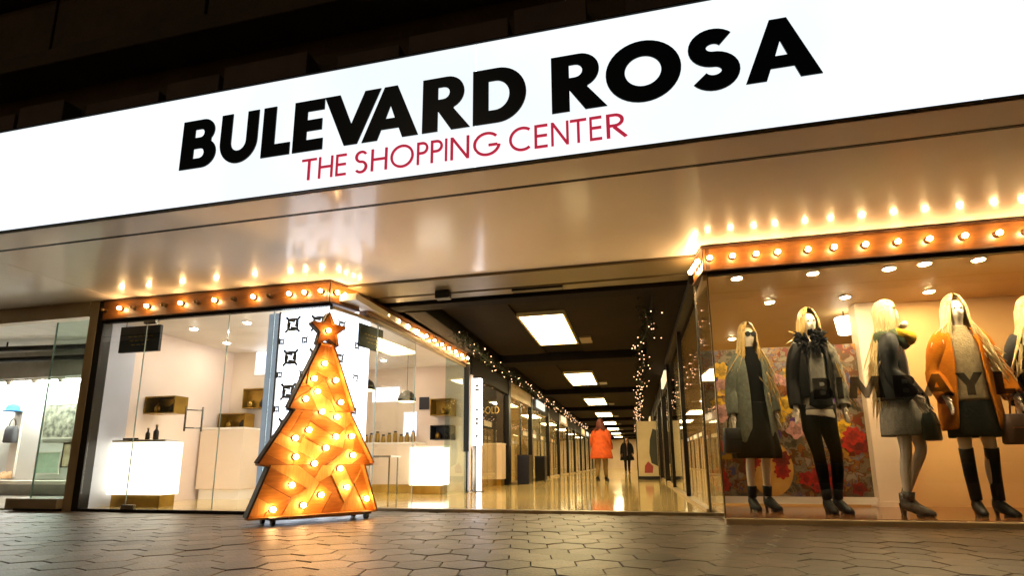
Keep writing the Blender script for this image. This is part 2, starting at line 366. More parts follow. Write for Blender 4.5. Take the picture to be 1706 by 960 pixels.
# ------------------------------------------------------------------ illuminated sign
sg = thing('illuminated_sign', 'long white backlit sign with black lettering over the arcade entrance', 'sign', (0, 3.35, SZ))
edges = [-10.4, -7.25, -4.16, -1.03, 2.115, 5.25, 6.9]
for a, b in zip(edges[:-1], edges[1:]):
    bx(a + .002, b - .002, 0, .03, .012, 1.045).build('sign_panel', m_sign, sg)
bx(-10.4, 6.9, .032, .30, .03, 1.04).build('sign_casing', m_dtrim, sg)
bx(-10.4, 6.9, -.012, .031, 0.0, .0105).build('lower_trim', m_dtrim, sg)
bx(-10.4, 6.9, -.012, .031, 1.0465, 1.058).build('upper_trim', m_dtrim, sg)
BZ = 2.990 - SZ
for ch, a, b in [('B', -3.64, -3.29), ('U', -3.255, -2.895), ('L', -2.85, -2.585), ('E', -2.56, -2.29), ('V', -2.29, -1.80), ('A', -1.95, -1.48),
                 ('R', -1.45, -1.08), ('D', -1.05, -.645), ('R', -.46, -.08), ('O', -.075, .435), ('S', .475, .805), ('A', .83, 1.29)]:
    put_letter(ch, a, b, -.005, BZ, .452, m_letter, sg, bold, .004)
for ch, a, b in [('T', -2.46, -2.33), ('H', -2.31, -2.185), ('E', -2.16, -2.07), ('S', -2.0, -1.89), ('H', -1.86, -1.725), ('O', -1.70, -1.51), ('P', -1.485, -1.395),
                 ('P', -1.375, -1.28), ('I', -1.263, -1.245), ('N', -1.22, -1.075), ('G', -1.045, -.85), ('C', -.775, -.625), ('E', -.59, -.495), ('N', -.47, -.345),
                 ('T', -.335, -.22), ('E', -.20, -.115), ('R', -.085, .06)]:
    put_letter(ch, a, b, -.005, 2.737 - SZ, .183, m_red, sg, thin, .004)

# ------------------------------------------------------------------ bulb marquees
def bulb_meshes():
    b = MB().sphere((0, -.042, 0), .0225, 12, 8); lit = b.mesh('bulb', m_bulb, True); off = MB().sphere((0, -.045, 0), .024, 12, 8).mesh('bulb', m_bulb_off, True)
    prof = [(.030, 0), (.030, .010), (.018, .012), (.016, .026)]
    c = MB(); c.loft([[(r * cos(2 * pi * k / 12), -z, r * sin(2 * pi * k / 12)) for k in range(12)] for r, z in prof])
    return lit, off, c.mesh('socket', m_marqe, True)
BL, BO, BS = bulb_meshes()
BT = MB().sphere((0, -.045, 0), .026, 12, 8).mesh('bulb', mat('tree_bulb', '#fff0d0', .2, emit=38, ecol=(1., .60, .24)), True)
def put_bulb(parent, loc, rz, lit=True, s=1., me=None):
    o = link('bulb', me or (BL if lit else BO), parent, loc=loc, rz=rz); o.scale = (s, s, s)
    link('socket', BS, o)
    return o
def marquee_run(parent, a, b, z0, z1, ts, lits, dep=.13):
    a = Vector(a); b = Vector(b); L = (b - a).length; ang = math.atan2(b.y - a.y, b.x - a.x)
    def part(nm, mb, m, bev=.003): return mb.build(nm, m, parent, bevel=bev, loc=(a.x, a.y, 0), rz=ang)
    part('face_board', bx(.0, L, .012, .03, z0 + .018, z1 - .018), m_marq)
    part('back_box', bx(.001, L - .001, .032, dep, z0 + .004, z1 - .004), m_marqe)
    part('top_rail', bx(0, L, -.006, .0315, z1 - .0175, z1), m_marqe); part('bottom_rail', bx(0, L, -.006, .0315, z0, z0 + .0175), m_marqe)
    d = (b - a).normalized()
    for t, l in zip(ts, lits):
        p = a + d * t + Vector((-d.y, d.x)) * .012
        put_bulb(parent, (p.x, p.y, (z0 + z1) / 2), ang, l)
MZ0, MZ1 = 2.365, 2.632
ml = thing('bulb_marquee', 'amber bulb marquee wrapping the cafe corner, every other bulb unlit', 'marquee', (0, 0, 0))
xs = [-6.52, -6.26, -6.06, -5.84, -5.59, -5.34, -5.11, -4.85, -4.59, -4.31, -4.10, -3.83, -3.63, -3.42]
CX, CYF = -3.315, 5.17
marquee_run(ml, (-6.56, CYF), (CX, CYF), MZ0, MZ1, [x + 6.56 for x in xs], [False] + [True, False] * 5 + [True, True, True])
marquee_run(ml, (CX, CYF + .002), (-3.17, 5.60), MZ0, MZ1, [.08, .19, .30, .39], [True] * 4)
m2 = thing('bulb_marquee', 'amber bulb marquee running down the cafe side inside the arcade', 'marquee', (0, 0, 0))
marquee_run(m2, (-3.13, 5.74), (-2.96, 9.2), MZ0 - .02, MZ1 - .045, [.12 + .30 * i for i in range(12)], [True] * 12)
m3 = thing('bulb_marquee', 'amber bulb marquee with all bulbs lit above the mannequin window', 'marquee', (0, 0, 0))
xr = [.80, 1.01, 1.22, 1.41, 1.67, 1.89, 2.15, 2.41, 2.66, 2.93, 3.19, 3.40, 3.64, 3.88, 4.12, 4.36]
marquee_run(m3, (.735, CYF), (4.9, CYF), MZ0, MZ1 - .005, [x - .735 for x in xr], [True] * len(xr))
marquee_run(m3, (.68, 5.58), (.733, CYF + .002), MZ0, MZ1 - .005, [.06, .16, .26, .36], [True] * 4)

# ------------------------------------------------------------------ arcade ceiling
LX, RX = -2.96, .74           # arcade side lines
CZ = 2.74
cc = struct('arcade_ceiling', bx(-4.7, 2.4, 6.46, 52, CZ + .06, CZ + .16), m_ceil)
bx(-3.4, 1.0, 5.405, 5.86, SZ - .03, SZ + .2).build('shutter_housing', m_shut, cc, bevel=.006)
bx(-3.3, .9, 5.865, 5.94, SZ + .06, SZ + .2).build('shutter_slot', m_black, cc)
bx(-3.3, .9, 5.945, 6.13, SZ - .02, SZ + .2).build('shutter_housing', m_shut, cc, bevel=.006)
bx(-3.3, .9, 6.135, 6.20, SZ + .05, SZ + .2).build('shutter_slot', m_black, cc)
bx(-3.3, .9, 6.205, 6.46, SZ - .05, SZ + .25).build('front_beam', m_beam, cc, bevel=.008)
bx(-1.36, -.74, 5.955, 6.05, SZ - .045, SZ - .021).build('vent_grille', m_black, cc)
ORD = 'first second third fourth fifth sixth seventh eighth ninth tenth eleventh twelfth thirteenth fourteenth'.split()
LY = [7.6 + 5.42 * i for i in range(8)]
for i, y in enumerate(LY):
    bx(-4.6, 2.3, y + 3.0, y + 3.5, CZ - .12, CZ + .058).build('ceiling_beam', m_beam, cc, bevel=.01)
    for a, b in ((-2.6, -1.66), (-.9, .35)):
        bx(a, b, y - 1.2, y + 2.9, CZ + .02, CZ + .058).build('ceiling_panel', m_ceil, cc, bevel=.01)
    bx(-.86, -.66, y + 1.55, y + 2.0, CZ - .012, CZ + .058).build('air_grille', m_shut, cc)
bx(LX - .02, LX + .28, 6.47, 52, CZ - .16, CZ + .057).build('side_beam', m_beam, cc, bevel=.01)
bx(RX - .42, RX + .02, 6.47, 52, CZ - .14, CZ + .057).build('side_beam', m_beam, cc, bevel=.01)
for i, y in enumerate(LY):
    t = thing('ceiling_light', 'glowing ceiling light panel, %s from the arcade mouth' % ORD[i], 'ceiling light', (-1.29, y + 1.02, CZ - .0), 0, 'light panels along the arcade ceiling')
    f = MB(); f.box(-.37, .37, -1.04, -1.0, 0, .12).box(-.37, .37, 1.0, 1.04, 0, .12).box(-.37, -.335, -.999, .999, 0, .12).box(.335, .37, -.999, .999, 0, .12)
    f.build('frame', m_lampframe, t); bx(-.333, .333, -.998, .998, .008, .1).build('diffuser', m_lamp, t)
t = thing('ceiling_box', 'small black box fixed under the shutter housing at the arcade mouth', 'camera', (-2.18, 5.80, SZ - .03))
bx(-.09, .09, -.05, .06, -.10, 0).build('housing', m_black, t, bevel=.01); bx(-.03, .03, .06, .075, -.07, -.03).build('lens', m_blackm, t)

# ------------------------------------------------------------------ cafe shell
cw = struct('cafe_wall_left', bx(-6.68, -6.6, 5.34, 9.7, 0, 2.55), mat('warm_plaster', '#ecdacb', .5, col2='#e3cebc', nscale=1.2))
bx(.0, .02, 5.35, 5.72, .03, 2.41).build('reflection_strip', m_bluerefl, cw, loc=(-6.599, 0, 0))  # bluish reflection near the glass, painted as a thin strip on the warm wall
struct('cafe_wall_back', bx(-6.6, -2.99, 9.6, 9.7, 0, 2.55), m_cream)
struct('cafe_wall_store', bx(-6.6, -5.3, 7.55, 9.6, 0, 2.55), m_cream)
struct('cafe_ceiling', bx(-6.68, -3.06, 5.32, 9.7, 2.42, 2.5), m_white)
cl = thing('corner_pillar', 'dark edged beige pillar between the cafe and the white shop', 'pillar', (-6.66, 5.22, 0))
bx(-.13, 0, -.02, .12, 0, 2.64).build('shaft', m_trim, cl, bevel=.006); bx(.002, .10, -.015, .11, 0, 2.64).build('dark_jamb', m_blackm, cl, bevel=.004)
# front glazing
fg = thing('cafe_front_glazing', 'frameless clear glass cafe front with a tall bar handled door', 'window', (0, 5.22, 0))
bx(-6.555, -3.32, -.03, .03, 2.335, 2.363).build('head_rail', m_dtrim, fg); bx(-6.555, -3.32, -.03, .03, 0, .035).build('sill', m_dtrim, fg)
for a, b in ((-6.55, -5.88), (-5.87, -4.68), (-4.67, -4.06), (-4.05, -3.335)):
    p = bx(a, b, -.006, .006, .037, 2.333).build('pane', m_glass, fg)
    bx(b + .001, b + .006, -.006, .006, .037, 2.333).build('edge', m_edge, p)
hd = MB().tube([(-5.10, -.06, .93), (-5.10, -.06, 1.22)], .011).tube([(-4.98, .06, .93), (-4.98, .06, 1.22)], .011)
for z in (.97, 1.18): hd.tube([(-5.10, -.06, z), (-5.04, 0, z), (-4.98, .06, z)], .008)
hd.build('door_handle', m_steel, fg, True)
bx(-5.92, -5.74, -.02, .02, 2.29, 2.334).build('patch_fitting', m_steel, fg); bx(-5.92, -5.74, -.02, .02, .036, .085).build('patch_fitting', m_steel, fg)
# side glazing
sgz = thing('cafe_side_glazing', 'clear glass cafe side wall facing the arcade with open doorway', 'window', (0, 0, 0))
pts = [(-3.30, 5.24), (-3.10, 5.95), (-3.035, 7.0), (-3.0, 8.2), (-2.965, 9.2)]
for i, (a, b) in enumerate(zip(pts[:-1], pts[1:])):
    MB().wall(a, b, .05, 2.30, 2.34).build('head_rail', m_trim, sgz)
    if i != 2:
        p = MB().wall(a, b, .012, .032, 2.298).build('pane', m_glass if i < 2 else m_gglass, sgz)
        bx(b[0] - .004, b[0] + .004, b[1] - .006, b[1] + .006, .032, 2.298).build('edge', m_edge, p)
bx(-2.985, -2.93, 9.21, 9.30, .03, 2.6).build('end_post', m_blackm, sgz)
# lightbox in the corner with lattice motifs
lb = thing('corner_light_box', 'white lit corner box patterned with grey lattice motifs behind the tree', 'light box', (0, 0, 0))
bx(-4.02, -3.40, 5.30, 5.36, .04, 2.32).build('front_panel', m_box, lb)
MB().wall((-3.375, 5.32), (-3.20, 5.93), .04, .04, 2.32).build('side_panel', m_box, lb)
bx(-4.045, -4.022, 5.285, 5.365, .04, 2.33).build('edge_frame', m_steel, lb); bx(-4.19, -4.047, 5.30, 5.36, .04, 2.32).build('edge_panel', mat('pale_blue_panel', '#b9cbe0', .2, emit=.22, ecol='#b9cbe0'), lb)
def motif(cx, cz, r):
    mb = MB()
    for q in range(4):
        a = pi / 4 + q * pi / 2
        mb.tube([(cx + r * .35 * cos(a - pi / 2.2), 0, cz + r * .35 * sin(a - pi / 2.2)), (cx + r * .55 * cos(a), 0, cz + r * .55 * sin(a)), (cx + r * cos(a), 0, cz + r * sin(a))], r * .13, 5)
        b = q * pi / 2
        mb.tube([(cx + r * .62 * cos(b + pi / 4), 0, cz + r * .62 * sin(b + pi / 4)), (cx + r * .48 * cos(b), 0, cz + r * .48 * sin(b)), (cx + r * .62 * cos(b - pi / 4), 0, cz + r * .62 * sin(b - pi / 4))], r * .12, 5)
    return mb
def flat(mb, y):   # press a motif into a thin relief
    mb.v = [(x, y + yy * .08, z) for x, yy, z in mb.v]; return mb
for i in range(6):
    for j in range(2):
        cx, cz = -3.86 + j * .34, 2.17 - i * .40 - j * .0
        flat(motif(cx, cz, .135), 5.297).build('lattice_motif', m_motif, lb)
        if j == 0: flat(motif(cx + .17, cz - .2, .065), 5.297).build('lattice_motif', m_motif, lb); flat(motif(cx - .13, cz - .2, .06), 5.297).build('lattice_motif', m_motif, lb)
    o = flat(motif(.16, 2.17 - i * .40, .085), 0).build('lattice_motif', m_motif, lb, loc=(-3.368, 5.318, 0), rz=math.atan2(.61, .175))
    o = flat(motif(.42, 1.97 - i * .40, .07), 0).build('lattice_motif', m_motif, lb, loc=(-3.368, 5.318, 0), rz=math.atan2(.61, .175))
# hanging black signs
def hung_sign(label, c, w, h, rz):
    t = thing('hanging_sign', label, 'sign', c, rz)
    bx(-w / 2, w / 2, -.02, .02, -h, 0).build('board', m_black, t, bevel=.004)
    for k in (-1, 1): MB().tube([(k * w * .4, 0, 0), (k * w * .4, 0, .09)], .004, 5).build('hanger', m_steel, t)
    for r in range(3):
        for k in range(5 - r):
            bx(-w * .28 + k * w * .13 + r * .03, -w * .28 + k * w * .13 + w * .09 + r * .03, -.0225, -.0205, -h * .42 - r * h * .16, -h * .42 - r * h * .16 + h * .03).build('gilt_mark', m_gold, t)
hung_sign('black hanging sign inside the cafe front glass beside the pillar', (-6.08, 5.33, 2.30), .62, .34, 0)
hung_sign('black hanging sign on the cafe side next to the patterned box', (-3.21, 5.96, 2.27), .46, .30, radians(78))

# cafe furniture
def counter(name, label, x0, x1, y0, y1, top, front_m, plinth_m):
    t = thing(name, label, 'counter', ((x0 + x1) / 2, (y0 + y1) / 2, .03)); w, d = (x1 - x0) / 2, (y1 - y0) / 2
    bx(-w + .03, w - .03, -d + .04, d - .02, 0, .15).build('plinth', plinth_m, t)
    bx(-w, w, -d + .012, d, .151, top - .03).build('carcass', front_m, t, bevel=.004)
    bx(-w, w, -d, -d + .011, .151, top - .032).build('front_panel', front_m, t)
    bx(-w - .01, w + .01, -d - .01, d + .01, top - .029, top).build('worktop', m_white, t, bevel=.005)
    return t
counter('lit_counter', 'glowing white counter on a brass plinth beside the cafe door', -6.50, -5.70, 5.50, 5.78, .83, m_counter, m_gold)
counter('serving_cabinet', 'plain cream cabinet against the back of the cafe', -6.55, -5.78, 6.95, 7.53, 1.08, m_cream, m_white)
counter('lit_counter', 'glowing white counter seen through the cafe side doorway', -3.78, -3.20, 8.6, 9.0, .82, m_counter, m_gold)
counter('service_bar', 'long pale service bar at the rear of the cafe', -5.1, -3.82, 8.95, 9.4, .9, m_cream, m_gold)
def wall_box(label, c, w, h, d, m, n=1, door=True):
    t = thing('display_box', label, 'display box', c)
    fr = MB(); fr.box(-w / 2, w / 2, 0, d, 0, .015).box(-w / 2, w / 2, 0, d, h - .015, h).box(-w / 2, -w / 2 + .015, 0, d, .0155, h - .0155).box(w / 2 - .015, w / 2, 0, d, .0155, h - .0155)
    fr.build('frame', m, t); bx(-w / 2 + .016, w / 2 - .016, d - .02, d - .002, .016, h - .016).build('back', m, t)
    for k in range(n):
        x = -w / 2 + w * (k + .5) / n
        MB().lathe([(.02, .016), (.05, .03), (.055, .09), (.03, .13), (.012, .15)], (x, d * .5, 0), 12).build('pot', m_blackm if k % 2 else m_gold, t, True)
    return t
wall_box('brass display box on the wall above the lit counter', (-6.33, 5.95, 1.24), .5, .24, .22, m_gold, 2)
wall_box('brass niche with a round pot on the cream cabinet', (-6.28, 7.25, 1.11), .5, .25, .22, m_gold, 2)
wall_box('framed brass panel with two dark knobs on the rear wall', (-6.02, 7.42, 1.45), .46, .33, .12, m_gold, 2)
wall_box('brass box shelf high on the cafe rear wall', (-3.5, 9.3, 1.43), .42, .32, .28, m_gold, 1)
wall_box('open dark framed shelf box low on the cafe rear wall', (-3.5, 9.3, .98), .40, .27, .28, m_blackm, 2)
for x, y, r, h, lab in ((-6.15, 5.66, .026, .16, 'short dark glass bottle on the glowing counter'), (-6.02, 5.66, .032, .20, 'taller dark glass bottle on the glowing counter')):
    b = thing('bottle', lab, 'bottle', (x, y, .86))
    MB().lathe([(r, 0), (r, h * .55), (r * .4, h * .72), (r * .38, h * .9)], seg=12).build('body', m_black, b, True); MB().lathe([(r * .5, h * .9), (r * .5, h)], seg=10).build('cap', m_gold, b, True)
tb = thing('tray', 'flat dark serving tray on the glowing counter', 'tray', (-6.34, 5.66, .86)); bx(-.12, .12, -.07, .07, 0, .012).build('base', m_blackm, tb); bx(-.12, .12, -.07, -.062, .0125, .03).build('lip', m_blackm, tb)
def pendant(label, c, r=.16):
    t = thing('pendant_lamp', label, 'pendant lamp', c)
    prof = [(r, 0), (r * .97, .05), (r * .82, .11), (r * .55, .155), (r * .15, .18)]
    MB().loft([[(q * cos(2 * pi * k / 24), q * sin(2 * pi * k / 24), z) for k in range(24)] for q, z in prof] ).build('shade', m_blackm, t, True)
    MB().lathe([(r * .93, -.004), (r * .93, -.001)], seg=20).build('glow_disc', mat('pendant_glow', '#ffd890', .4, emit=4, ecol=(1, .72, .3)), t)
    MB().tube([(0, 0, .18), (0, 0, 2.42 - c[2])], .004, 6).build('cable', m_black, t); MB().lathe([(.05, 2.385 - c[2]), (.04, 2.418 - c[2])], seg=12).build('ceiling_rose', m_black, t)
pendant('black dome pendant lamp nearer the patterned light box', (-3.78, 6.9, 1.60)); pendant('black dome pendant lamp nearer the cafe rear wall', (-3.60, 8.0, 1.55), .15)
def picture(name, label, cat, c, w, h, m, rz=0., frame=m_white):
    t = thing(name, label, cat, c, rz)
    f = MB(); f.box(-w / 2, w / 2, -.02, 0, -h / 2, -h / 2 + .02).box(-w / 2, w / 2, -.02, 0, h / 2 - .02, h / 2).box(-w / 2, -w / 2 + .02, -.02, 0, -h / 2 + .0205, h / 2 - .0205).box(w / 2 - .02, w / 2, -.02, 0, -h / 2 + .0205, h / 2 - .0205)
    f.build('frame', frame, t); bx(-w / 2 + .021, w / 2 - .021, -.012, -.001, -h / 2 + .021, h / 2 - .021).build('panel', m, t); return t
picture('screen', 'upright lit screen poster on the cafe rear wall', 'screen', (-4.22, 9.58, 1.30), .30, .50, m_screen)
picture('screen', 'wide lit menu screen over the service bar', 'screen', (-4.75, 9.58, 1.90), .62, .32, m_screen)
picture('screen', 'bright lit menu screen on the cream store wall', 'screen', (-5.93, 7.53, 2.22), .44, .42, m_screen)
picture('speaker', 'small black wall speaker on the cafe rear wall', 'speaker', (-3.94, 9.58, 1.70), .2, .24, m_black, 0, m_black)
t = thing('bar_table', 'thin grey bar table with slim legs near the service bar', 'table', (-4.2, 8.3, .03)); bx(-.3, .3, -.2, .2, .62, .65).build('tabletop', m_steel, t)
for sx in (-1, 1):
    for sy in (-1, 1): MB().tube([(sx * .26, sy * .16, 0), (sx * .26, sy * .16, .62)], .014, 6).build('leg', m_steel, t)
for k in range(9):
    xj = -4.95 + k * .12; b = thing('jar', 'small amber jar lined up along the cafe service bar', 'jar', (xj, 9.2, .93), 0, 'jars on the service bar')
    MB().lathe([(.035, 0), (.04, .02), (.04, .10 + .03 * (k % 3)), (.028, .13 + .03 * (k % 3))], seg=10).build('body', m_gold, b, True); MB().lathe([(.03, .131 + .03 * (k % 3)), (.03, .16 + .03 * (k % 3))], seg=10).build('lid', m_blackm, b, True)
def downlight(c, label, group, m=m_spot, r=.045):
    t = thing('downlight', label, 'downlight', c, 0, group)
    MB().lathe([(r * 1.35, 0), (r * 1.35, -.012), (r * 1.02, -.012)], seg=16).build('trim_ring', m_white, t, True); MB().lathe([(r, -.013), (r, -.016)], seg=14).build('lens', m, t)
for c in ((-4.96, 5.85, 2.418), (-5.9, 5.95, 2.418), (-5.0, 7.0, 2.418), (-3.8, 6.2, 2.418), (-3.9, 7.5, 2.418), (-4.4, 8.7, 2.418), (-6.1, 6.8, 2.418)):
    downlight(c, 'round recessed downlight in the white cafe ceiling', 'downlights in the cafe ceiling', m_spotc)

# ------------------------------------------------------------------ white shop at the far left
struct('white_shop_floor', bx(-14, -6.82, 5.24, 9.4, -.055, .02), mat('pale_floor', '#b9b2a6', .25, col2='#a9a194'))
struct('white_shop_wall_back', bx(-14, -6.69, 7.9, 8.0, 0, 3.0), mat('bright_wall', '#f2f4ee', .5, col2='#e9ece6', nscale=1))
struct('white_shop_wall_right', bx(-6.80, -6.69, 5.36, 7.9, 0, 3.0), m_white)
struct('white_shop_ceiling', bx(-14, -6.69, 5.36, 8.0, 2.62, 2.7), mat('grey_ceiling', '#d2ccc2', .5, col2='#c4beb4'))
t = thing('display_ledge', 'low beige ledge under the glass case by the pillar', 'ledge', (-7.18, 5.22, 0)); bx(-.42, .388, -.09, .12, .03, .15).build('slab', m_trim, t, bevel=.006); bx(-.33, .387, -.05, .10, 0, .029).build('recess', m_blackm, t)
t = thing('glass_case', 'narrow upright glass pane standing on the beige ledge', 'window', (-7.04, 5.22, .15))
p = bx(-.28, .24, -.01, .004, 0, 2.25).build('pane', m_gglass, t); bx(-.288, -.281, -.012, .006, 0, 2.25).build('edge', m_edge, p)
bx(-7.9, -6.802, 5.19, 5.3, 2.44, 2.636).build('lintel', m_trim, tag(thing('shop_lintel', 'beige lintel over the white shop opening', 'lintel')))
bx(-12, -7.9, 5.19, 5.3, 2.44, 2.636).build('lintel', m_trim, bpy.data.objects['shop_lintel'])
for k in range(9):
    t = thing('shelf_spot', 'small cool spotlight along the white shop wall track', 'spotlight', (-12.6 + k * .62, 7.42, 2.03), 0, 'spotlights on the white shop track')
    MB().lathe([(.05, .08), (.055, .03), (.05, 0)], seg=10).build('body', m_white, t, True); MB().lathe([(.045, -.001), (.045, -.006)], seg=10).build('lens', m_spotc, t)
struct('white_shop_bulkhead', bx(-14, -6.81, 7.30, 7.899, 2.13, 2.615), MATS['grey_ceiling'])
bx(-13.4, -7.0, 7.62, 7.70, 2.085, 2.125).build('tube', mat('added_cool_tube', '#ffffff', .3, emit=22, ecol=(.93, 1., .95)), thing('added_strip_light', 'added cool white strip light brightening the white shop wall', 'strip light'))  # extra glowing strip, added to brighten the back wall beyond the track spots
t = thing('lighting_track', 'pale lighting track above the white shop wall', 'track', (-10, 7.42, 2.11)); bx(-3.2, 3.1, -.04, .04, 0, .018).build('rail', m_white, t)
for k in range(-2, 4): bx(k * .9 - .02, k * .9 + .02, -.05, -.041, 0, .019).build('clip', m_steel, t)
for (a, b, lab) in (((-13, 6.3, 2.5), (-7.6, 6.9, 2.5), 'dark ceiling pipe nearer the glass in the white shop'), ((-13, 7.0, 2.45), (-7.2, 7.4, 2.45), 'dark ceiling pipe nearer the lit wall in the white shop')):
    t = thing('ceiling_pipe', lab, 'pipe', a); d = Vector(b) - Vector(a); MB().tube([(0, 0, 0), d], .045, 8).build('run', m_dtrim, t, True)
    MB().tube([d * .5, d * .5 + Vector((0, 0, .12))], .012, 6).build('bracket', m_dtrim, t)
m_photo = mat('collage_print', '#d8d2bd', .5, col2='#3f3f3c', nscale=9)
picture('poster', 'grey collage poster on the white shop wall', 'poster', (-10.6, 7.88, 1.38), .85, .66, m_photo)
picture('poster', 'pale green framed panel low on the white shop wall', 'poster', (-10.75, 7.86, .60), .6, .42, mat('green_print', '#b7cbb5', .5, col2='#9db39b'))
picture('poster', 'small beige framed picture low beside the pale green panel', 'poster', (-10.25, 7.86, .74), .34, .46, mat('beige_print', '#d8c9a8', .5, col2='#8f7f60', nscale=5), 0, m_blackm)
t = thing('wall_ledge', 'pale display ledge along the white shop wall', 'ledge', (-10.5, 7.7, .22)); bx(-3.4, 3.5, -.28, .19, 0, .06).build('slab', m_white, t); bx(-3.4, 3.5, -.2, .18, -.2, -.001).build('base', mat('ledge_grey', '#8f8b82', .5), t)
# a dress form with blue top and dark bag in the white shop
t = thing('wall_display', 'blue cap, slate bag and tan shoes hung in a column on the white wall', 'display', (-11.65, 7.8, .28))
bx(-.10, .10, .05, .09, .05, 1.62).build('backing', m_white, t)
MB().lathe([(.15, 1.30), (.155, 1.315), (.11, 1.32), (.105, 1.37), (.08, 1.42), (.03, 1.445)], (0, -.06, 0), 16).build('cap', mat('blue_felt', '#2f79b5', .7), t, True)
bgm = MB().loft([[(sx_ * .13 * q, -.02 + sy_ * .06 * q2, z) for sx_, sy_ in ((-1, -.6), (-.8, -1), (.8, -1), (1, -.6), (1, .6), (.8, 1), (-.8, 1), (-1, .6))] for z, q, q2 in ((.70, .9, .8), (.72, 1, 1), (.95, .95, .9), (1.02, .8, .6))])
bgb = bgm.build('bag', mat('slate_cloth', '#55585c', .7), t, True); MB().tube([(.08 * cos(a), -.02, 1.02 + .14 * sin(a)) for a in [pi * i / 8 for i in range(9)]], .008, 6).build('strap', m_blackm, bgb, True)
for sx_ in (-.07, .07): MB().loft([[(sx_ + hw * c_, yy, .03 + hh * d_) for c_, d_ in ((-1, 0), (-1, .6), (0, 1), (1, .6), (1, 0))] for yy, hw, hh in ((.04, .04, .14), (-.02, .045, .13), (-.12, .045, .07), (-.2, .025, .04))]).build('shoe', mat('tan_leather', '#caa275', .5), t, True)
t = thing('stuffed_toy', 'maroon and brown toy figure on the white shop ledge', 'toy', (-11.85, 7.55, .28))
MB().lathe([(.02, 0), (.10, .02), (.12, .2), (.09, .38), (.05, .45)], seg=14).build('body', mat('maroon_cloth', '#5e1c22', .8), t, True); MB().sphere((0, 0, .55), (.13, .12, .13), 12, 8).build('head', mat('brown_plush', '#8a5a2c', .9), t, True)

# ------------------------------------------------------------------ wooden Christmas tree
TA = math.radians(55)
tx0 = Vector((-3.29, 4.15)); tu = Vector((cos(TA), sin(TA)))
tb0 = tx0 + tu * .59
tr = thing('wooden_tree', 'lit wooden Christmas tree cutout of amber planks with star on top', 'christmas tree', (tb0.x, tb0.y, 0), TA)
half = [(.615, .075), (.455, .535), (.56, .55), (.27, 1.06), (.324, 1.075), (.06, 1.735)]
outl = [(x, z) for x, z in half] + [(-x, z) for x, z in half[::-1]]
def inside(x, z): return abs(x) < tree_w(z)
def tree_w(z):
    for (x0, z0), (x1, z1) in ((half[0], half[1]), (half[2], half[3]), (half[4], half[5])):
        if z0 - .01 <= z <= z1: return x0 + (x1 - x0) * (z - z0) / (z1 - z0)
    return 0
D = .20
MB().prism(outl, .115, .135).build('back_board', m_plank[2], tr)
# planks clipped to the outline
def clip(poly, a, b):      # keep left of a->b
    out = []; n = len(poly)
    side = lambda p: (b[0] - a[0]) * (p[1] - a[1]) - (b[1] - a[1]) * (p[0] - a[0])
    for i in range(n):
        p, q = poly[i], poly[(i + 1) % n]; sp, sq = side(p), side(q)
        if sp >= 0: out.append(p)
        if sp * sq < 0: t_ = sp / (sp - sq); out.append((p[0] + (q[0] - p[0]) * t_, p[1] + (q[1] - p[1]) * t_))
    return out
tiers = [[(-.615, .075), (.615, .075), (.455, .534), (-.455, .534)], [(-.56, .538), (.56, .538), (.27, 1.062), (-.27, 1.062)], [(-.324, 1.066), (.324, 1.066), (.06, 1.735), (-.06, 1.735)]]
k = 0
rt_ = random.Random(12)
for ti, tier in enumerate(tiers):
    fields = [tier]
    zlo, zhi = tier[0][1], tier[2][1]
    cuts = [[((-.3, .20), 28), ((.12, .30), -38), ((.3, .16), 64)], [((-.15, .80), -14), ((.12, .74), 48), ((-.2, .66), 72)], [((0, 1.36), 38), ((.05, 1.2), -30), ((-.05, 1.5), 75)]][ti]
    for (cx_, cz_), an in cuts:
        a_ = radians(an); A = (cx_, cz_); B = (cx_ + cos(a_), cz_ + sin(a_)); nf = []
        for f_ in fields:
            p1, p2 = clip(f_, A, B), clip(f_, B, A)
            nf += [q for q in (p1, p2) if len(q) >= 3]
        fields = nf
    for field in fields:
        a = radians(rt_.choice((-26, 12, 38, 62, 84, 118, 150))); d = (cos(a), sin(a)); nrm = (-d[1], d[0])
        ps = [p[0] * nrm[0] + p[1] * nrm[1] for p in field]; o0 = min(ps)
        while o0 < max(ps) - .002:
            o1 = o0 + rt_.uniform(.10, .17)
            A = (nrm[0] * (o0 + .005), nrm[1] * (o0 + .005)); B = (nrm[0] * o1, nrm[1] * o1)
            q = clip(clip(field, A, (A[0] + d[0], A[1] + d[1])), (B[0] + d[0], B[1] + d[1]), B)
            if len(q) >= 3 and max(p[0] for p in q) - min(p[0] for p in q) > .012:
                MB().prism(q, rt_.uniform(.086, .104), .114).build('plank', m_plank[k % 3], tr, bevel=.003); k += 1
            o0 = o1
# rim boards around the outline
n = len(outl)
for i in range(n):
    a = Vector(outl[i]); b = Vector(outl[(i + 1) % n]); d = (b - a).normalized(); nn = Vector((d.y, -d.x))
    th_ = .018
    q = [a, b, b + nn * th_, a + nn * th_]
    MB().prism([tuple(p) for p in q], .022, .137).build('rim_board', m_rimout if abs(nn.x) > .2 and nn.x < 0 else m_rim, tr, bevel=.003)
bulbs = [(-0.004, 1.543), (-0.1, 1.378), (0.121, 1.383), (-0.06, 1.252), (-0.171, 1.17), (0.186, 1.162), (0.002, 1.056), (0.156, 1.011), (-0.12, 0.87), (-0.244, 0.789), (0.154, 0.814), (0.323, 0.824), (0.06, 0.701), (-0.227, 0.612), (0.346, 0.631), (-0.045, 0.549), (0.218, 0.5), (-0.247, 0.351), (0.298, 0.315), (0.039, 0.25), (-0.127, 0.162), (-0.401, 0.138), (0.516, 0.193)]
for u, z in bulbs: put_bulb(tr, (u, .092, z), 0, True, .95, BT)
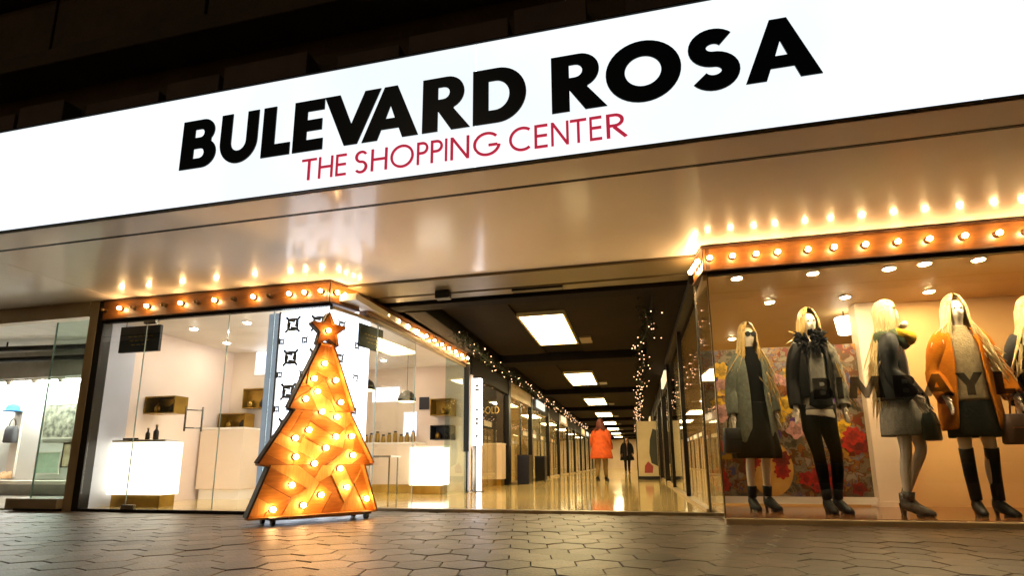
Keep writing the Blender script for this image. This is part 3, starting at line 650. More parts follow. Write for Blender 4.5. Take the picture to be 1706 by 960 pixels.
# star
def starpts(r, q, cz): return [((r if k % 2 == 0 else q) * sin(k * pi / 5), cz + (r if k % 2 == 0 else q) * cos(k * pi / 5)) for k in range(10)]
st = MB().prism([(x - .005, z) for x, z in starpts(.185, .086, 1.875)], .04, .075)  .build('star', m_plank[2], tr, bevel=.004)
sp = [(x - .005, z) for x, z in starpts(.185, .086, 1.875)]
for i in range(10):
    a = Vector(sp[i]); b = Vector(sp[(i + 1) % 10]); d = (b - a).normalized(); nn = Vector((-d.y, d.x))
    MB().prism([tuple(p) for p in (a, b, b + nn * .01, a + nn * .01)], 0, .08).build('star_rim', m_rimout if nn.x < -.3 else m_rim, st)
put_bulb(tr, (-.005, .042, 1.875), 0, True, .82, BT)
MB().box(-.46, .52, -.06, .30, .05, .074).build('base_board', m_rimout, tr, bevel=.004)
for x in (-.42, .48):
    for y in (-.02, .26):
        w = MB(); w.loft([[(x + dx, y + .034 * cos(2 * pi * q / 12), .0345 + .034 * sin(2 * pi * q / 12)) for q in range(12)] for dx in (-.015, .015)]); w.build('castor', m_black, tr)
MB().box(-.30, .40, -.075, -.061, .05, .078).build('base_trim', m_marq, tr)
MB().tube([(-.1, .136, 1.3), (-.1, .30, .08)], .012, 6).build('brace', m_rimout, tr); MB().tube([(.1, .136, 1.3), (.1, .30, .08)], .012, 6).build('brace', m_rimout, tr)

# ------------------------------------------------------------------ mannequin shop window
WX0, WX1 = .77, 5.0
struct('window_floor', bx(.80, WX1, 5.27, 6.9, -.055, .05), mat('glossy_display_floor', '#8a5a34', .12, col2='#6d3f22', nscale=2.5))
struct('boutique_floor', bx(2.405, WX1, 6.9, 10, -.055, .03), m_marble)
struct('boutique_ceiling', bx(.80, WX1, 5.33, 10, 2.36, 2.42), mat('boutique_ceiling_paint', '#c9ab7e', .55, col2='#bd9e70', nscale=1))
struct('boutique_wall_right', bx(2.86, WX1, 6.78, 6.9, .05, 2.36), mat('boutique_wall', '#dfb67c', .6, col2='#d3a86c', nscale=1))
struct('boutique_wall_end', bx(WX1 + .002, WX1 + .1, 5.3, 10, 0, 2.6), MATS['boutique_wall'])
ep = thing('end_pillar', 'beige pillar closing the far end of the boutique window', 'pillar', (5.2, 5.2, 0)); bx(-.198, .2, -.03, .098, 0, 2.635).build('shaft', m_trim, ep, bevel=.006); bx(-.21, .21, -.04, .099, 0, .1).build('base', m_dtrim, ep)
struct('street_wall', bx(5.41, 9, 5.2, 5.5, 0, 2.635), m_stone)
struct('boutique_wall_back', bx(.84, WX1, 9.9, 10, .03, 2.36), MATS['boutique_wall'])
t = thing('white_column', 'plain cream column between the flower mural and the beige wall', 'column', (2.72, 6.76, .05)); bx(-.135, .135, -.09, .1, 0, 2.31).build('shaft', m_cream, t, bevel=.006); bx(-.15, .15, -.105, .101, 0.0, .06).build('base', m_cream, t)
dw = thing('display_window', 'large boutique display window with dark lettering across the glass', 'window', (0, 5.22, 0))
bx(WX0, WX1, -.05, .045, -.015, .045).build('sill', mat('pale_sill', '#e0cda4', .25), dw, bevel=.006); bx(WX0, WX1, -.03, .03, 2.335, 2.363).build('head_rail', m_dtrim, dw)
pn = bx(WX0 + .012, 3.55, -.006, .006, .046, 2.334).build('pane', m_glass, dw); pn2 = bx(3.556, WX1, -.006, .006, .046, 2.334).build('pane', m_glass, dw)
bx(WX0 - .002, WX0 + .010, -.012, .012, .031, 2.334).build('corner_edge', mat('corner_trim', '#6b5836', .3), dw)
m_wlet = mat('window_letter', '#1c120b', .4); m_wlet.node_tree.nodes['Principled BSDF'].inputs['Alpha'].default_value = .62
for ch, a, b in [('B', 1.60, 1.76), ('I', 1.795, 1.845), ('M', 1.885, 2.17), ('B', 2.245, 2.425), ('A', 2.455, 2.69), ('Y', 2.72, 2.925), ('L', 3.0, 3.14), ('O', 3.165, 3.40), ('L', 3.44, 3.535), ]:
    put_letter(ch, a, b, -.009, 1.09, .195, m_wlet, pn, bold, .002)
put_letter('A', 3.575, 3.81, -.009, 1.09, .195, m_wlet, pn2, bold, .002)
sw = thing('boutique_side_glazing', 'boutique glazing turning the corner into the arcade', 'window', (0, 0, 0))
sp_ = [(WX0 - .002, 5.24), (.74, 5.95), (.74, 8.2), (.74, 11.0)]
for a, b in zip(sp_[:-1], sp_[1:]):
    p = MB().wall(b, a, .012, .031, 2.5).build('pane', m_glass, sw)
    bx(b[0] - .03, b[0] + .03, b[1] - .035, b[1] + .035, .03, 2.6).build('post', m_blackm, sw) if b[1] > 6 else bx(b[0] - .012, b[0] + .012, b[1] - .012, b[1] + .012, .03, 2.5).build('post', m_steel, sw)
MB().wall((.74, 5.96), (.735, 5.25), .05, 2.30, 2.36).build('head_rail', m_trim, sw)
bx(.70, .76, 5.95, 11, .02, .06).build('sill', m_trim, sw); bx(.69, .77, 5.95, 11, 2.5, 2.6).build('head_rail', m_dtrim, sw)
# flower mural
fm = bpy.data.materials.new('flower_print'); fm.use_nodes = True; t_ = fm.node_tree; b_ = t_.nodes['Principled BSDF']; b_.inputs['Roughness'].default_value = .35
tc = t_.nodes.new('ShaderNodeTexCoord'); vo = t_.nodes.new('ShaderNodeTexVoronoi'); vo.inputs['Scale'].default_value = 11; vo.feature = 'SMOOTH_F1'; vo.inputs['Smoothness'].default_value = .55; nz = t_.nodes.new('ShaderNodeTexNoise'); nz.inputs['Scale'].default_value = 9
ad = t_.nodes.new('ShaderNodeMixRGB'); ad.blend_type = 'ADD'; ad.inputs[0].default_value = .25
t_.links.new(tc.outputs['Object'], ad.inputs[1]); t_.links.new(nz.outputs['Color'], ad.inputs[2]); t_.links.new(tc.outputs['Object'], nz.inputs['Vector']); t_.links.new(ad.outputs[0], vo.inputs['Vector'])
sx = t_.nodes.new('ShaderNodeSeparateColor'); t_.links.new(vo.outputs['Color'], sx.inputs[0])
rp = t_.nodes.new('ShaderNodeValToRGB')
for i, (pos, c) in enumerate(((0, '#2c2a14'), (.28, '#a8997f'), (.42, '#6a4a1c'), (.55, '#8c2a16'), (.66, '#c8962a'), (.78, '#44508a'), (.86, '#b8a58a'))):
    e = rp.color_ramp.elements[i] if i < 2 else rp.color_ramp.elements.new(pos); e.position = pos; e.color = (*[v * .5 for v in srgb(c)], 1)
t_.links.new(sx.outputs[0], rp.inputs[0]); t_.links.new(rp.outputs[0], b_.inputs['Base Color'])
mu = thing('flower_mural', 'tall flower collage panel behind the mannequins', 'mural', (1.78, 6.74, .05)); bx(-.92, .78, -.02, .02, .10, 1.84).build('panel', fm, mu); bx(-.94, .80, -.03, .03, .02, .098).build('base_strip', m_white, mu)
# printed blooms as thin cut reliefs on the panel
fc = [('#b3230f', 16), ('#e0ae14', 16), ('#5a2f86', 12), ('#c9b49a', 8), ('#7f1a0c', 7), ('#c98f86', 8)]
for c, cnt in fc:
    m_f = mat('bloom' + c, c, .5, col2=tuple(v * .45 for v in srgb(c)), nscale=22)
    for q in range(cnt):
        red = c in ('#b3230f', '#7f1a0c'); x = random.uniform(-.85, .72); z = random.uniform(.18, .8) if red else random.uniform(.75, 1.6); r = random.uniform(.05, .11)
        dp = .0225 + .0006 * (q % 7) + random.random() * .003; npet = random.choice((5, 7, 8))
        fl = lambda rr, ph: [(x + rr * (1 + .16 * sin(npet * a + ph) + .05 * sin(3 * a + q)) * cos(a), z + rr * (1 + .16 * sin(npet * a + ph)) * sin(a)) for a in [2 * pi * i / 36 for i in range(36)]]
        bo = MB().prism(fl(r, q), -dp, -.019).build('bloom', m_f, mu)
        MB().prism(fl(r * .55, q + 2), -dp - .0009, -dp - .0001).build('inner_petals', mat('inner' + c, tuple(v * .6 for v in srgb(c)), .5, col2=tuple(v * .25 for v in srgb(c)), nscale=30), bo)
pts_ = [(-.25 + .24 * cos(a), .42 + .32 * sin(a)) for a in [2 * pi * i / 32 for i in range(32)]]
MB().prism(pts_, -.0212, -.0195).build('pale_oval', mat('print_skin', '#cf9f4e', .5, col2='#b3823a', nscale=5), mu)
for c, lb_ in (((1.08, 5.40), 'in front of the grey coat mannequin'), ((1.78, 5.43), 'in front of the fur scarf mannequin'), ((2.45, 5.46), 'in front of the green scarf mannequin'), ((2.72, 5.40), 'between the green scarf and orange coat mannequins'), ((3.15, 5.40), 'in front of the orange coat mannequin'), ((1.60, 6.35), 'behind the fur scarf mannequin'), ((2.38, 6.35), 'above the cream column'), ((3.6, 5.45), 'past the orange coat mannequin'), ((3.2, 6.35), 'behind the orange coat mannequin'), ((4.2, 5.8), 'far past the orange coat mannequin'), ((1.5, 8.2), 'deep behind the flower mural'), ((2.4, 7.7), 'near the white lantern')):
    downlight((c[0], c[1], 2.36), 'recessed boutique spotlight ' + lb_, 'spotlights in the boutique ceiling')
t = thing('lantern_lamp', 'small white glass lantern hanging behind the mannequins', 'pendant lamp', (2.58, 7.0, 2.06))
MB().lathe([(.05, 0), (.085, .02), (.11, .2), (.10, .22)], seg=8).build('shade', mat('lantern_glow', '#fff0d8', .4, emit=3.5, ecol=(1, .86, .62)), t); MB().tube([(0, 0, .22), (0, 0, .30)], .008, 6).build('stem', m_blackm, t)

# ------------------------------------------------------------------ figures
def skin_mesh(name, nodes, edges, root, m, sub=2):
    names = list(nodes); idx = {k: i for i, k in enumerate(names)}
    me = bpy.data.meshes.new(name); me.from_pydata([nodes[k][0] for k in names], [(idx[a], idx[b]) for a, b in edges], [])
    ob = bpy.data.objects.new(name, me); COL.objects.link(ob)
    sk = ob.modifiers.new('skin', 'SKIN'); sk.use_smooth_shade = True
    if not me.skin_vertices: me.attributes.new('skin_vertices', 'FLOAT', 'POINT')
    for i, k in enumerate(names):
        r = nodes[k][1]; me.skin_vertices[0].data[i].radius = r if isinstance(r, tuple) else (r, r); me.skin_vertices[0].data[i].use_root = (k == root)
    ss = ob.modifiers.new('sub', 'SUBSURF'); ss.levels = sub; ss.render_levels = sub
    dg = bpy.context.evaluated_depsgraph_get(); dg.update()
    out = bpy.data.meshes.new_from_object(ob.evaluated_get(dg)); out.name = name
    bpy.data.objects.remove(ob); bpy.data.meshes.remove(me)
    out.materials.clear(); out.materials.append(m); out.polygons.foreach_set('use_smooth', [True] * len(out.polygons)); return out
BASE = dict(pelvis=((0, 0, .97), (.15, .11)), waist=((0, 0, 1.12), (.115, .088)), chest=((0, 0, 1.30), (.145, .105)), nbase=((0, .01, 1.44), (.07, .06)), neck=((0, 0, 1.52), .048),
            jaw=((0, -.03, 1.585), (.058, .06)), skull=((0, -.005, 1.66), (.078, .095)), crown=((0, .01, 1.72), (.06, .07)), nose=((0, -.108, 1.622), .012))
for s, sg_ in (('l', -1), ('r', 1)):
    BASE.update({'sh' + s: ((.165 * sg_, 0, 1.40), .055), 'el' + s: ((.23 * sg_, .02, 1.13), .042), 'wr' + s: ((.25 * sg_, -.04, .90), .027),
                 'hip' + s: ((.085 * sg_, 0, .90), .092), 'th' + s: ((.095 * sg_, -.01, .70), .078), 'kn' + s: ((.098 * sg_, -.015, .50), .054), 'ca' + s: ((.10 * sg_, .015, .36), .054), 'an' + s: ((.10 * sg_, .02, .12), .035), 'he' + s: ((.10 * sg_, .03, .06), .03), 'to' + s: ((.115 * sg_, -.13, .025), (.038, .022))})
EDG = [('pelvis', 'waist'), ('waist', 'chest'), ('chest', 'nbase'), ('nbase', 'neck'), ('neck', 'jaw'), ('jaw', 'skull'), ('skull', 'crown'), ('jaw', 'nose')]
for s in 'lr': EDG += [('nbase', 'sh' + s), ('sh' + s, 'el' + s), ('el' + s, 'wr' + s), ('pelvis', 'hip' + s), ('hip' + s, 'th' + s), ('th' + s, 'kn' + s), ('kn' + s, 'ca' + s), ('ca' + s, 'an' + s), ('an' + s, 'he' + s), ('he' + s, 'to' + s)]
def figure(root, m, pose):
    N = dict(BASE); E_ = list(EDG)
    for k, v in pose.items(): N[k] = (v, BASE[k][1])
    for s, sg_ in (('l', -1), ('r', 1)):            # hands: palm, four fingers, thumb
        w = Vector(N['wr' + s][0]); e = Vector(N['el' + s][0]); d = (w - e).normalized(); f = Vector((0, -1, 0)); f = (f - d * f.dot(d)).normalized(); sd = d.cross(f)
        N['pa' + s] = (tuple(w + d * .065), (.03, .016)); E_.append(('wr' + s, 'pa' + s))
        for q in range(4):
            off = f * (.028 - .019 * q); ln = (.055, .065, .060, .045)[q]; cur = sd * (-sg_) * .5
            a = w + d * .10 + off; b = a + (d + cur * .25).normalized() * ln * .6; c = b + (d + cur).normalized() * ln * .55
            N['f%d%sa' % (q, s)] = (tuple(a), .010); N['f%d%sb' % (q, s)] = (tuple(b), .009); N['f%d%sc' % (q, s)] = (tuple(c), .007)
            E_ += [('pa' + s, 'f%d%sa' % (q, s)), ('f%d%sa' % (q, s), 'f%d%sb' % (q, s)), ('f%d%sb' % (q, s), 'f%d%sc' % (q, s))]
        a = w + d * .045 + f * .04; b = a + (d + f * .5).normalized() * .045
        N['t%sa' % s] = (tuple(a), .011); N['t%sb' % s] = (tuple(b), .008); E_ += [('wr' + s, 't%sa' % s), ('t%sa' % s, 't%sb' % s)]
    link('body', skin_mesh('body', N, E_, 'pelvis', m), root); return N
def ring(c, rx, ry, gap=0., n=28, fold=0., kf=7, ph=0., tilt=(0, 0)):
    out = []
    for i in range(n + 1 if gap else n):
        a = gap + (2 * pi - 2 * gap) * i / n if gap else 2 * pi * i / n
        r = 1 + fold * sin(kf * a + ph); x = rx * r * sin(a); y = -ry * r * cos(a)
        out.append((c[0] + x, c[1] + y, c[2] + x * tilt[0] + y * tilt[1]))
    return out
def cloth(root, name, rings, m, closed=True, th=.012, extra=None, sub=1, cap=False):
    mb = MB().loft(rings, closed, cap)
    if extra: extra(mb)
    o = mb.build(name, m, root, True)
    if th: s = o.modifiers.new('thick', 'SOLIDIFY'); s.thickness = th; s.offset = 1
    if sub: s = o.modifiers.new('sub', 'SUBSURF'); s.levels = sub; s.render_levels = sub
    return o
def sleeve(mb, N, s, rs, over=.015, seg=12):
    sh, el, wr = (Vector(N[k + s][0]) for k in ('sh', 'el', 'wr'))
    top = sh + (sh - el).normalized() * .02 + Vector((-.035 if s == 'r' else .035, 0, .015))
    pth = [top, sh.lerp(el, .2), sh.lerp(el, .6), el, el.lerp(wr, .3), el.lerp(wr, .75), wr + (wr - el).normalized() * over]
    mb.tube(pth, [rs[0] * .8, rs[0], rs[0] * .95, rs[1], rs[1] * 1.05, rs[2] * .98, rs[2]], seg, False)
def boots(root, N, m, top, r_top, name='boot', m_sole=None):
    for s in 'lr':
        an, he, to, ca, kn = (Vector(N[k + s][0]) for k in ('an', 'he', 'to', 'ca', 'kn'))
        d = Vector((to.x - he.x, to.y - he.y, 0)).normalized(); sd = Vector((-d.y, d.x, 0)); pth = []
        hi = an.lerp(kn, max(0, (top - an.z) / max(.01, kn.z - an.z)))
        mb = MB(); pts = [hi, hi.lerp(an, .5) + Vector((0, .012, 0)) * (1 if top > .25 else 0), an]
        mb.tube(pts, [r_top, (r_top + .05) / 2 if top > .3 else .052, .05], 12, True)
        rows = []
        for t_, hw, z1 in ((-.055, .030, an.z + .02), (-.02, .044, an.z + .03), (.05, .046, an.z), (.11, .046, .075 + he.z * .2), (.17, .043, .058), (.215, .022, .04)):
            p = he + d * t_; z0 = max(.012, he.z * .9 * (1 - (t_ + .05) / .18)) if t_ < .12 else .012
            rows.append([(p + sd * hw * a_ + Vector((0, 0, 0)))[:2] + (z0 + (z1 - z0) * b_,) for a_, b_ in ((-.8, 0), (-1, .35), (-.75, .8), (0, 1), (.75, .8), (1, .35), (.8, 0))])
        mb.loft(rows)
        b = mb.build(name, m, root, True); hp = he + d * -.04
        sl_ = MB(); sl_.tube([(hp.x, hp.y, 0.0), (hp.x, hp.y, max(.03, he.z))], [.016, .028], 8); f0 = he + d * .07; f1 = he + d * .20
        sl_.loft([[(q.x + sd.x * w_, q.y + sd.y * w_, z) for w_, z in ((-hw, 0), (hw, 0), (hw, .014), (-hw, .014))] for q, hw in ((f0, .035), (he + d * .13, .044), (f1, .028))])
        sl_.build('sole', m_sole or m_black, b)
def hair(root, m, ends, n=70, head=(0, .0, 1.66), spread=.05, seedv=1, cap_back=.02):
    rnd = random.Random(seedv); mb = MB()
    hc = Vector(head)
    rings = []
    for j in range(9):      # scalp shell open towards the face
        t_ = j / 8; z = .118 * cos(t_ * 1.75); rr = sin(t_ * 1.75)
        g_ = .0 if j == 0 else .10 + .80 * t_ ** 1.6
        rings.append([(hc.x + (.098 * rr + .004) * sin(a), hc.y + .012 - (.118 * rr + .004) * cos(a), hc.z + .01 + z) for a in [g_ + (2 * pi - 2 * g_) * i / 22 for i in range(23)]])
    mb.loft(rings, False, False)
    for i in range(int(n * 2.2)):
        a = rnd.uniform(.75, 2 * pi - .75); e = ends[0] if sin(a) < 0 else ends[1]     # side -x uses ends[0]
        e = Vector(e[rnd.randrange(len(e))]) if isinstance(e[0], (tuple, list)) else Vector(e)
        r0 = Vector((sin(a) * .06, -cos(a) * .07, .10)); r1 = Vector((sin(a) * .108, -cos(a) * .122, .0)); r2_ = Vector((sin(a) * .125, -cos(a) * .12, -.12))
        end = e + Vector((rnd.gauss(0, spread), rnd.gauss(0, spread * .6), rnd.gauss(0, .05)))
        m_ = (hc + r2_).lerp(end, .45) + Vector((rnd.gauss(0, .015), rnd.gauss(0, .012), 0)); 
        mb.tube([hc + r0, hc + r1, hc + r2_, m_, m_.lerp(end, .6) + Vector((rnd.gauss(0, .012), 0, 0)), end], [.009, .0115, .011, .010, .0075, .002], 4)
    return mb.build('hair', m, root, True)
def sunglasses(root, z=1.645, y=-.105):
    mb = MB()
    for s in (-1, 1):
        mb.loft([[(s * .036 + .033 * cos(a), yy, z + .026 * sin(a)) for a in [2 * pi * i / 14 for i in range(14)]] for yy in (y, y + .012)])
        mb.tube([(s * .066, y + .01, z + .01), (s * .088, .0, z + .01)], .005, 5)
    mb.box(-.008, .008, y, y + .008, z + .004, z + .014); mb.build('sunglasses', m_black, root)
def eyes(root, z=1.645):
    for s in (-1, 1): MB().sphere((s * .03, -.088, z), (.012, .008, .007), 8, 6).build('eye', m_black, root, True)
m_skinm = mat('mannequin_skin', '#f0e2cf', .4, col2='#e6d4be', nscale=3); m_skin2 = mat('mannequin_grey', '#cbbfae', .45)
m_blond = mat('blonde_hair', '#e0c07a', .42, col2='#b58a40', nscale=14, stretch=(6, 6, .6), sheen=.2); m_blond2 = mat('pale_blonde_hair', '#f0dca6', .4, col2='#cca65c', nscale=14, stretch=(6, 6, .6), sheen=.2)
m_greyc = mat('grey_green_wool', '#7d8174', .9, col2='#676b5f', nscale=30, bump=.3, bscale=90, spec=.2); m_blk = mat('black_cloth', '#0b0a08', .85, spec=.2, col2='#070605', nscale=20, bump=.2)
m_leather = mat('black_leather', '#0e0c0a', .5, spec=.3, col2='#080706', nscale=15, bump=.25, bscale=30); m_fur = mat('black_fur', '#120e0d', .95, bump=1., bscale=120)
m_grey = mat('grey_knit', '#8a857a', .85, col2='#74706a', nscale=30, bump=.4, bscale=80); m_shirt = mat('white_shirt', '#e6dccb', .7); m_patch = mat('patterned_sleeve', '#9a9484', .8, col2='#3c372f', nscale=18)
m_green = mat('green_scarf', '#55603f', .9, col2='#434d32', nscale=12, bump=.4, bscale=60); m_yel = mat('yellow_scarf', '#e6b90c', .9, bump=.4, bscale=60); m_orange = mat('orange_wool', '#cf7a08', .9, col2='#b86604', nscale=18, bump=.35, bscale=70, spec=.2)
m_beigek = mat('beige_knit', '#a8946f', .9, col2='#8d7a58', nscale=25, bump=.5, bscale=70); m_snake = mat('patterned_boot', '#6b6358', .5, col2='#2c2823', nscale=30); m_tan = mat('tan_strap', '#8a4f20', .5)
SC = 1.09
def man(label, loc, rz, sc=SC):
    t = thing('mannequin', label, 'mannequin', loc, rz); t.scale = (sc * .75, sc * .78, sc); return t
def heels(p, z=.06):
    return p
# 1: grey coat, sunglasses
t1 = man('mannequin in long grey coat, black skirt and sunglasses', (1.25, 6.0, .05), radians(14), 1.12)
N = figure(t1, m_skinm, dict(wrl=(-.27, -.02, .88), ell=(-.25, .03, 1.13), anr=(.09, .02, .13), tor=(.13, -.12, .025)))
def ex(mb): sleeve(mb, N, 'l', (.085, .075, .065)); sleeve(mb, N, 'r', (.085, .075, .065))
cloth(t1, 'coat', [ring((0, .01, z), rx, ry, g_, 30, f, 6) for z, rx, ry, g_, f in ((1.46, .09, .075, .9, 0), (1.42, .17, .10, .62, 0), (1.32, .215, .135, .45, 0), (1.12, .21, .14, .40, .01), (.95, .235, .165, .38, .02), (.75, .255, .18, .42, .03), (.60, .265, .19, .45, .035))], m_greyc, False, .014, ex)
cloth(t1, 'sweater', [ring((0, 0, z), rx, ry, 0, 22) for z, rx, ry in ((1.53, .062, .062), (1.47, .068, .068), (1.40, .15, .10), (1.28, .16, .125), (1.08, .13, .108), (.90, .165, .125))], m_blk, True, .008)
cloth(t1, 'skirt', [ring((0, 0, z), rx, ry, 0, 36, f, 9) for z, rx, ry, f in ((1.0, .15, .12, 0), (.82, .19, .15, .02), (.64, .26, .2, .05), (.52, .29, .22, .07), (.47, .28, .21, .07))], m_blk, True, .008)
boots(t1, N, m_leather, .22, .056); sunglasses(t1); hair(t1, m_blond, ((-.15, -.03, 1.25), [(.22, -.08, .95), (.26, -.06, .80), (.2, -.1, 1.1)]), 64, seedv=3)
# 2: fur scarf, leggings
t2 = man('mannequin in black fur scarf, patterned jacket and tight black leggings', (1.79, 5.76, .05), radians(6), 1.15)
N = figure(t2, m_skinm, dict(elr=(.27, .03, 1.13), wrr=(.26, -.05, .90), knr=(.13, -.03, .50), car=(.14, .0, .36), anr=(.12, .02, .12), her=(.12, .03, .06), tor=(.15, -.12, .025), knl=(-.055, -.03, .50), cal=(-.02, .01, .36), anl=(.0, .0, .12), hel=(.0, .01, .06), tol=(-.01, -.15, .025)))
def ex(mb): sleeve(mb, N, 'l', (.085, .07, .058))
cloth(t2, 'jacket', [ring((0, .01, z), rx, ry, g_, 30, .01, 5) for z, rx, ry, g_ in ((1.46, .09, .08, .9), (1.41, .175, .105, .6), (1.28, .205, .135, .5), (1.08, .19, .135, .5), (.96, .20, .14, .55))], m_leather, False, .014, ex)
mbs = MB(); sleeve(mbs, N, 'r', (.095, .085, .07)); cloth_o = mbs.build('patterned_sleeve', m_patch, t2, True)
cloth(t2, 'shirt', [ring((0, 0, z), rx, ry, 0, 24, f, 5) for z, rx, ry, f in ((1.42, .12, .09, 0), (1.28, .155, .12, 0), (1.05, .15, .12, .02), (.93, .175, .135, .03), (.86, .18, .14, .04))], m_grey, True, .006)
cloth(t2, 'shirt_tail', [ring((0, 0, z), rx, ry, 0, 24, .03, 5, tilt=(-.12, 0)) for z, rx, ry in ((.93, .165, .125), (.84, .182, .142), (.80, .18, .14))], m_shirt, True, .004)
mbl = MB()
for s in 'lr':
    P_ = [Vector(N[k + s][0]) for k in ('hip', 'th', 'kn', 'ca', 'an')]; mbl.tube(P_, [.108, .09, .064, .062, .044], 14)
mbl.lathe([(.14, .86), (.165, .9), (.15, 1.0), (.13, 1.04)], (0, 0, 0), 18); mbl.build('leggings', m_blk, t2, True)
boots(t2, N, m_leather, .2, .052); eyes(t2)
mf = MB(); rnd = random.Random(5)
for i in range(150):
    a = rnd.uniform(0, 2 * pi); q = rnd.uniform(-1, 1); b0 = Vector((.10 * sin(a), -.02 - .09 * cos(a), 1.455 + q * .075)); dr = Vector((sin(a), -cos(a), q * .7 + rnd.gauss(0, .3))).normalized()
    mf.tube([b0, b0 + dr * .055, b0 + dr * .085 + Vector((0, 0, -.012))], [.022, .016, .003], 5)
mf.build('fur_scarf', m_fur, t2, True); hair(t2, m_blond, ((-.09, .08, 1.45), [(.30, .02, 1.02), (.33, .0, .88), (.26, .04, 1.2)]), 62, seedv=8)
# 3: profile, green and yellow scarf
t3 = man('mannequin turned sideways in green scarf, black jacket and grey dress', (2.46, 5.66, .05), radians(62), 1.15)
N = figure(t3, m_skin2, dict(elr=(.20, -.02, 1.14), wrr=(.17, -.16, .95), ell=(-.22, .02, 1.14), wrl=(-.2, -.14, .93), knr=(.09, -.14, .52), thr=(.09, -.08, .71), car=(.09, -.04, .36), anr=(.09, .05, .15), her=(.09, .06, .09), tor=(.10, -.07, .03)))
def ex(mb): sleeve(mb, N, 'l', (.09, .075, .062)); sleeve(mb, N, 'r', (.09, .075, .062))
cloth(t3, 'jacket', [ring((0, .01, z), rx, ry, g_, 30, .01, 5) for z, rx, ry, g_ in ((1.46, .09, .08, .9), (1.41, .175, .11, .6), (1.26, .205, .145, .5), (1.05, .20, .15, .55), (.90, .22, .17, .6))], m_leather, False, .014, ex)
cloth(t3, 'dress', [ring((0, 0, z), rx, ry, 0, 28, f, 6) for z, rx, ry, f in ((1.40, .13, .095, 0), (1.26, .16, .125, 0), (1.06, .15, .12, .01), (.88, .19, .16, .03), (.72, .21, .18, .04), (.62, .21, .18, .05))], m_grey, True, .008)
cloth(t3, 'scarf', [ring((0, -.01, z), rx, ry, 0, 26, .06, 5, z * 9, (0, .12)) for z, rx, ry in ((1.36, .12, .10), (1.39, .165, .15), (1.44, .16, .155), (1.49, .125, .125), (1.515, .085, .085))], m_green, True, .02)
ms = MB(); ms.tube([(-.14, -.08, 1.47), (-.03, -.18, 1.42), (.10, -.15, 1.43), (.15, -.02, 1.47)], [.035, .06, .06, .035], 10); ms.build('scarf_fold', m_yel, t3, True)
mw = MB(); mw.tube([(-.06, -.125, 1.535), (.03, -.145, 1.55), (.09, -.1, 1.54)], [.02, .032, .02], 8); mw.build('scarf_trim', m_shirt, t3, True)
boots(t3, N, m_snake, .19, .056); eyes(t3); hair(t3, m_blond2, ([(-.10, .16, .98), (-.05, .2, 1.1), (-.14, .12, .9)], [(.02, .2, .92), (.05, .2, 1.08), (-.02, .2, .84)]), 80, seedv=11)
# 4: orange coat
t4 = man('mannequin in orange coat, black skirt and over knee boots', (3.05, 5.70, .05), radians(-4), 1.165)
N = figure(t4, m_skinm, dict(ell=(-.27, .03, 1.13), wrl=(-.24, -.1, .92), elr=(.29, .02, 1.14), wrr=(.36, -.06, .93), knl=(-.10, -.02, .50), knr=(.12, -.02, .50), anr=(.13, .02, .12), anl=(-.06, .02, .12), hel=(-.06, .03, .06), tol=(-.09, -.13, .025), her=(.13, .03, .06), tor=(.17, -.12, .025), cal=(-.085, .015, .36)))
def ex(mb): sleeve(mb, N, 'l', (.095, .085, .07)); sleeve(mb, N, 'r', (.095, .085, .075))
cloth(t4, 'coat', [ring((.0, .01, z), rx, ry, g_, 30, f, 5, 1) for z, rx, ry, g_, f in ((1.48, .10, .085, .9, 0), (1.42, .19, .115, .62, 0), (1.28, .23, .15, .5, 0), (1.05, .235, .155, .55, .015), (.85, .26, .175, .62, .025), (.72, .265, .18, .68, .03), (.66, .255, .175, .72, .03))], m_orange, False, .018, ex)
cloth(t4, 'sweater', [ring((0, 0, z), rx, ry, 0, 24, f, 6) for z, rx, ry, f in ((1.50, .075, .07, 0), (1.44, .09, .08, 0), (1.38, .16, .105, 0), (1.24, .17, .135, .01), (1.02, .165, .13, .02), (.88, .185, .145, .03))], m_beigek, True, .01)
cloth(t4, 'skirt', [ring((0, 0, z), rx, ry, 0, 28, f, 7) for z, rx, ry, f in ((.96, .15, .125, 0), (.80, .195, .155, .02), (.64, .215, .17, .03), (.60, .215, .17, .03))], m_blk, True, .008)
boots(t4, N, m_leather, .52, .062); eyes(t4); hair(t4, m_blond2, ((-.14, -.03, 1.32), [(.30, -.10, 1.05), (.38, -.08, .92), (.25, -.12, 1.18)]), 76, seedv=21)
# 5: at the far right, mostly out of view
t5 = man('mannequin with pale blonde hair in black coat past the orange coat', (3.66, 5.72, .05), radians(-10), 1.13)
N = figure(t5, m_skinm, dict())
def ex(mb): sleeve(mb, N, 'l', (.085, .075, .065)); sleeve(mb, N, 'r', (.085, .075, .065))
cloth(t5, 'coat', [ring((0, .01, z), rx, ry, g_, 30, f, 6) for z, rx, ry, g_, f in ((1.46, .09, .075, .9, 0), (1.42, .17, .10, .62, 0), (1.32, .205, .135, .25, 0), (1.12, .20, .14, .22, .01), (.95, .225, .165, .22, .02), (.75, .245, .18, .22, .03))], m_leather, False, .014, ex)
cloth(t5, 'skirt', [ring((0, 0, z), rx, ry, 0, 28, f, 7) for z, rx, ry, f in ((1.0, .15, .125, 0), (.80, .195, .155, .02), (.6, .215, .17, .03))], m_blk, True, .008)
boots(t5, N, m_leather, .3, .06); hair(t5, m_blond2, ((-.2, -.06, 1.12), (.2, -.05, 1.1)), 70, seedv=31)
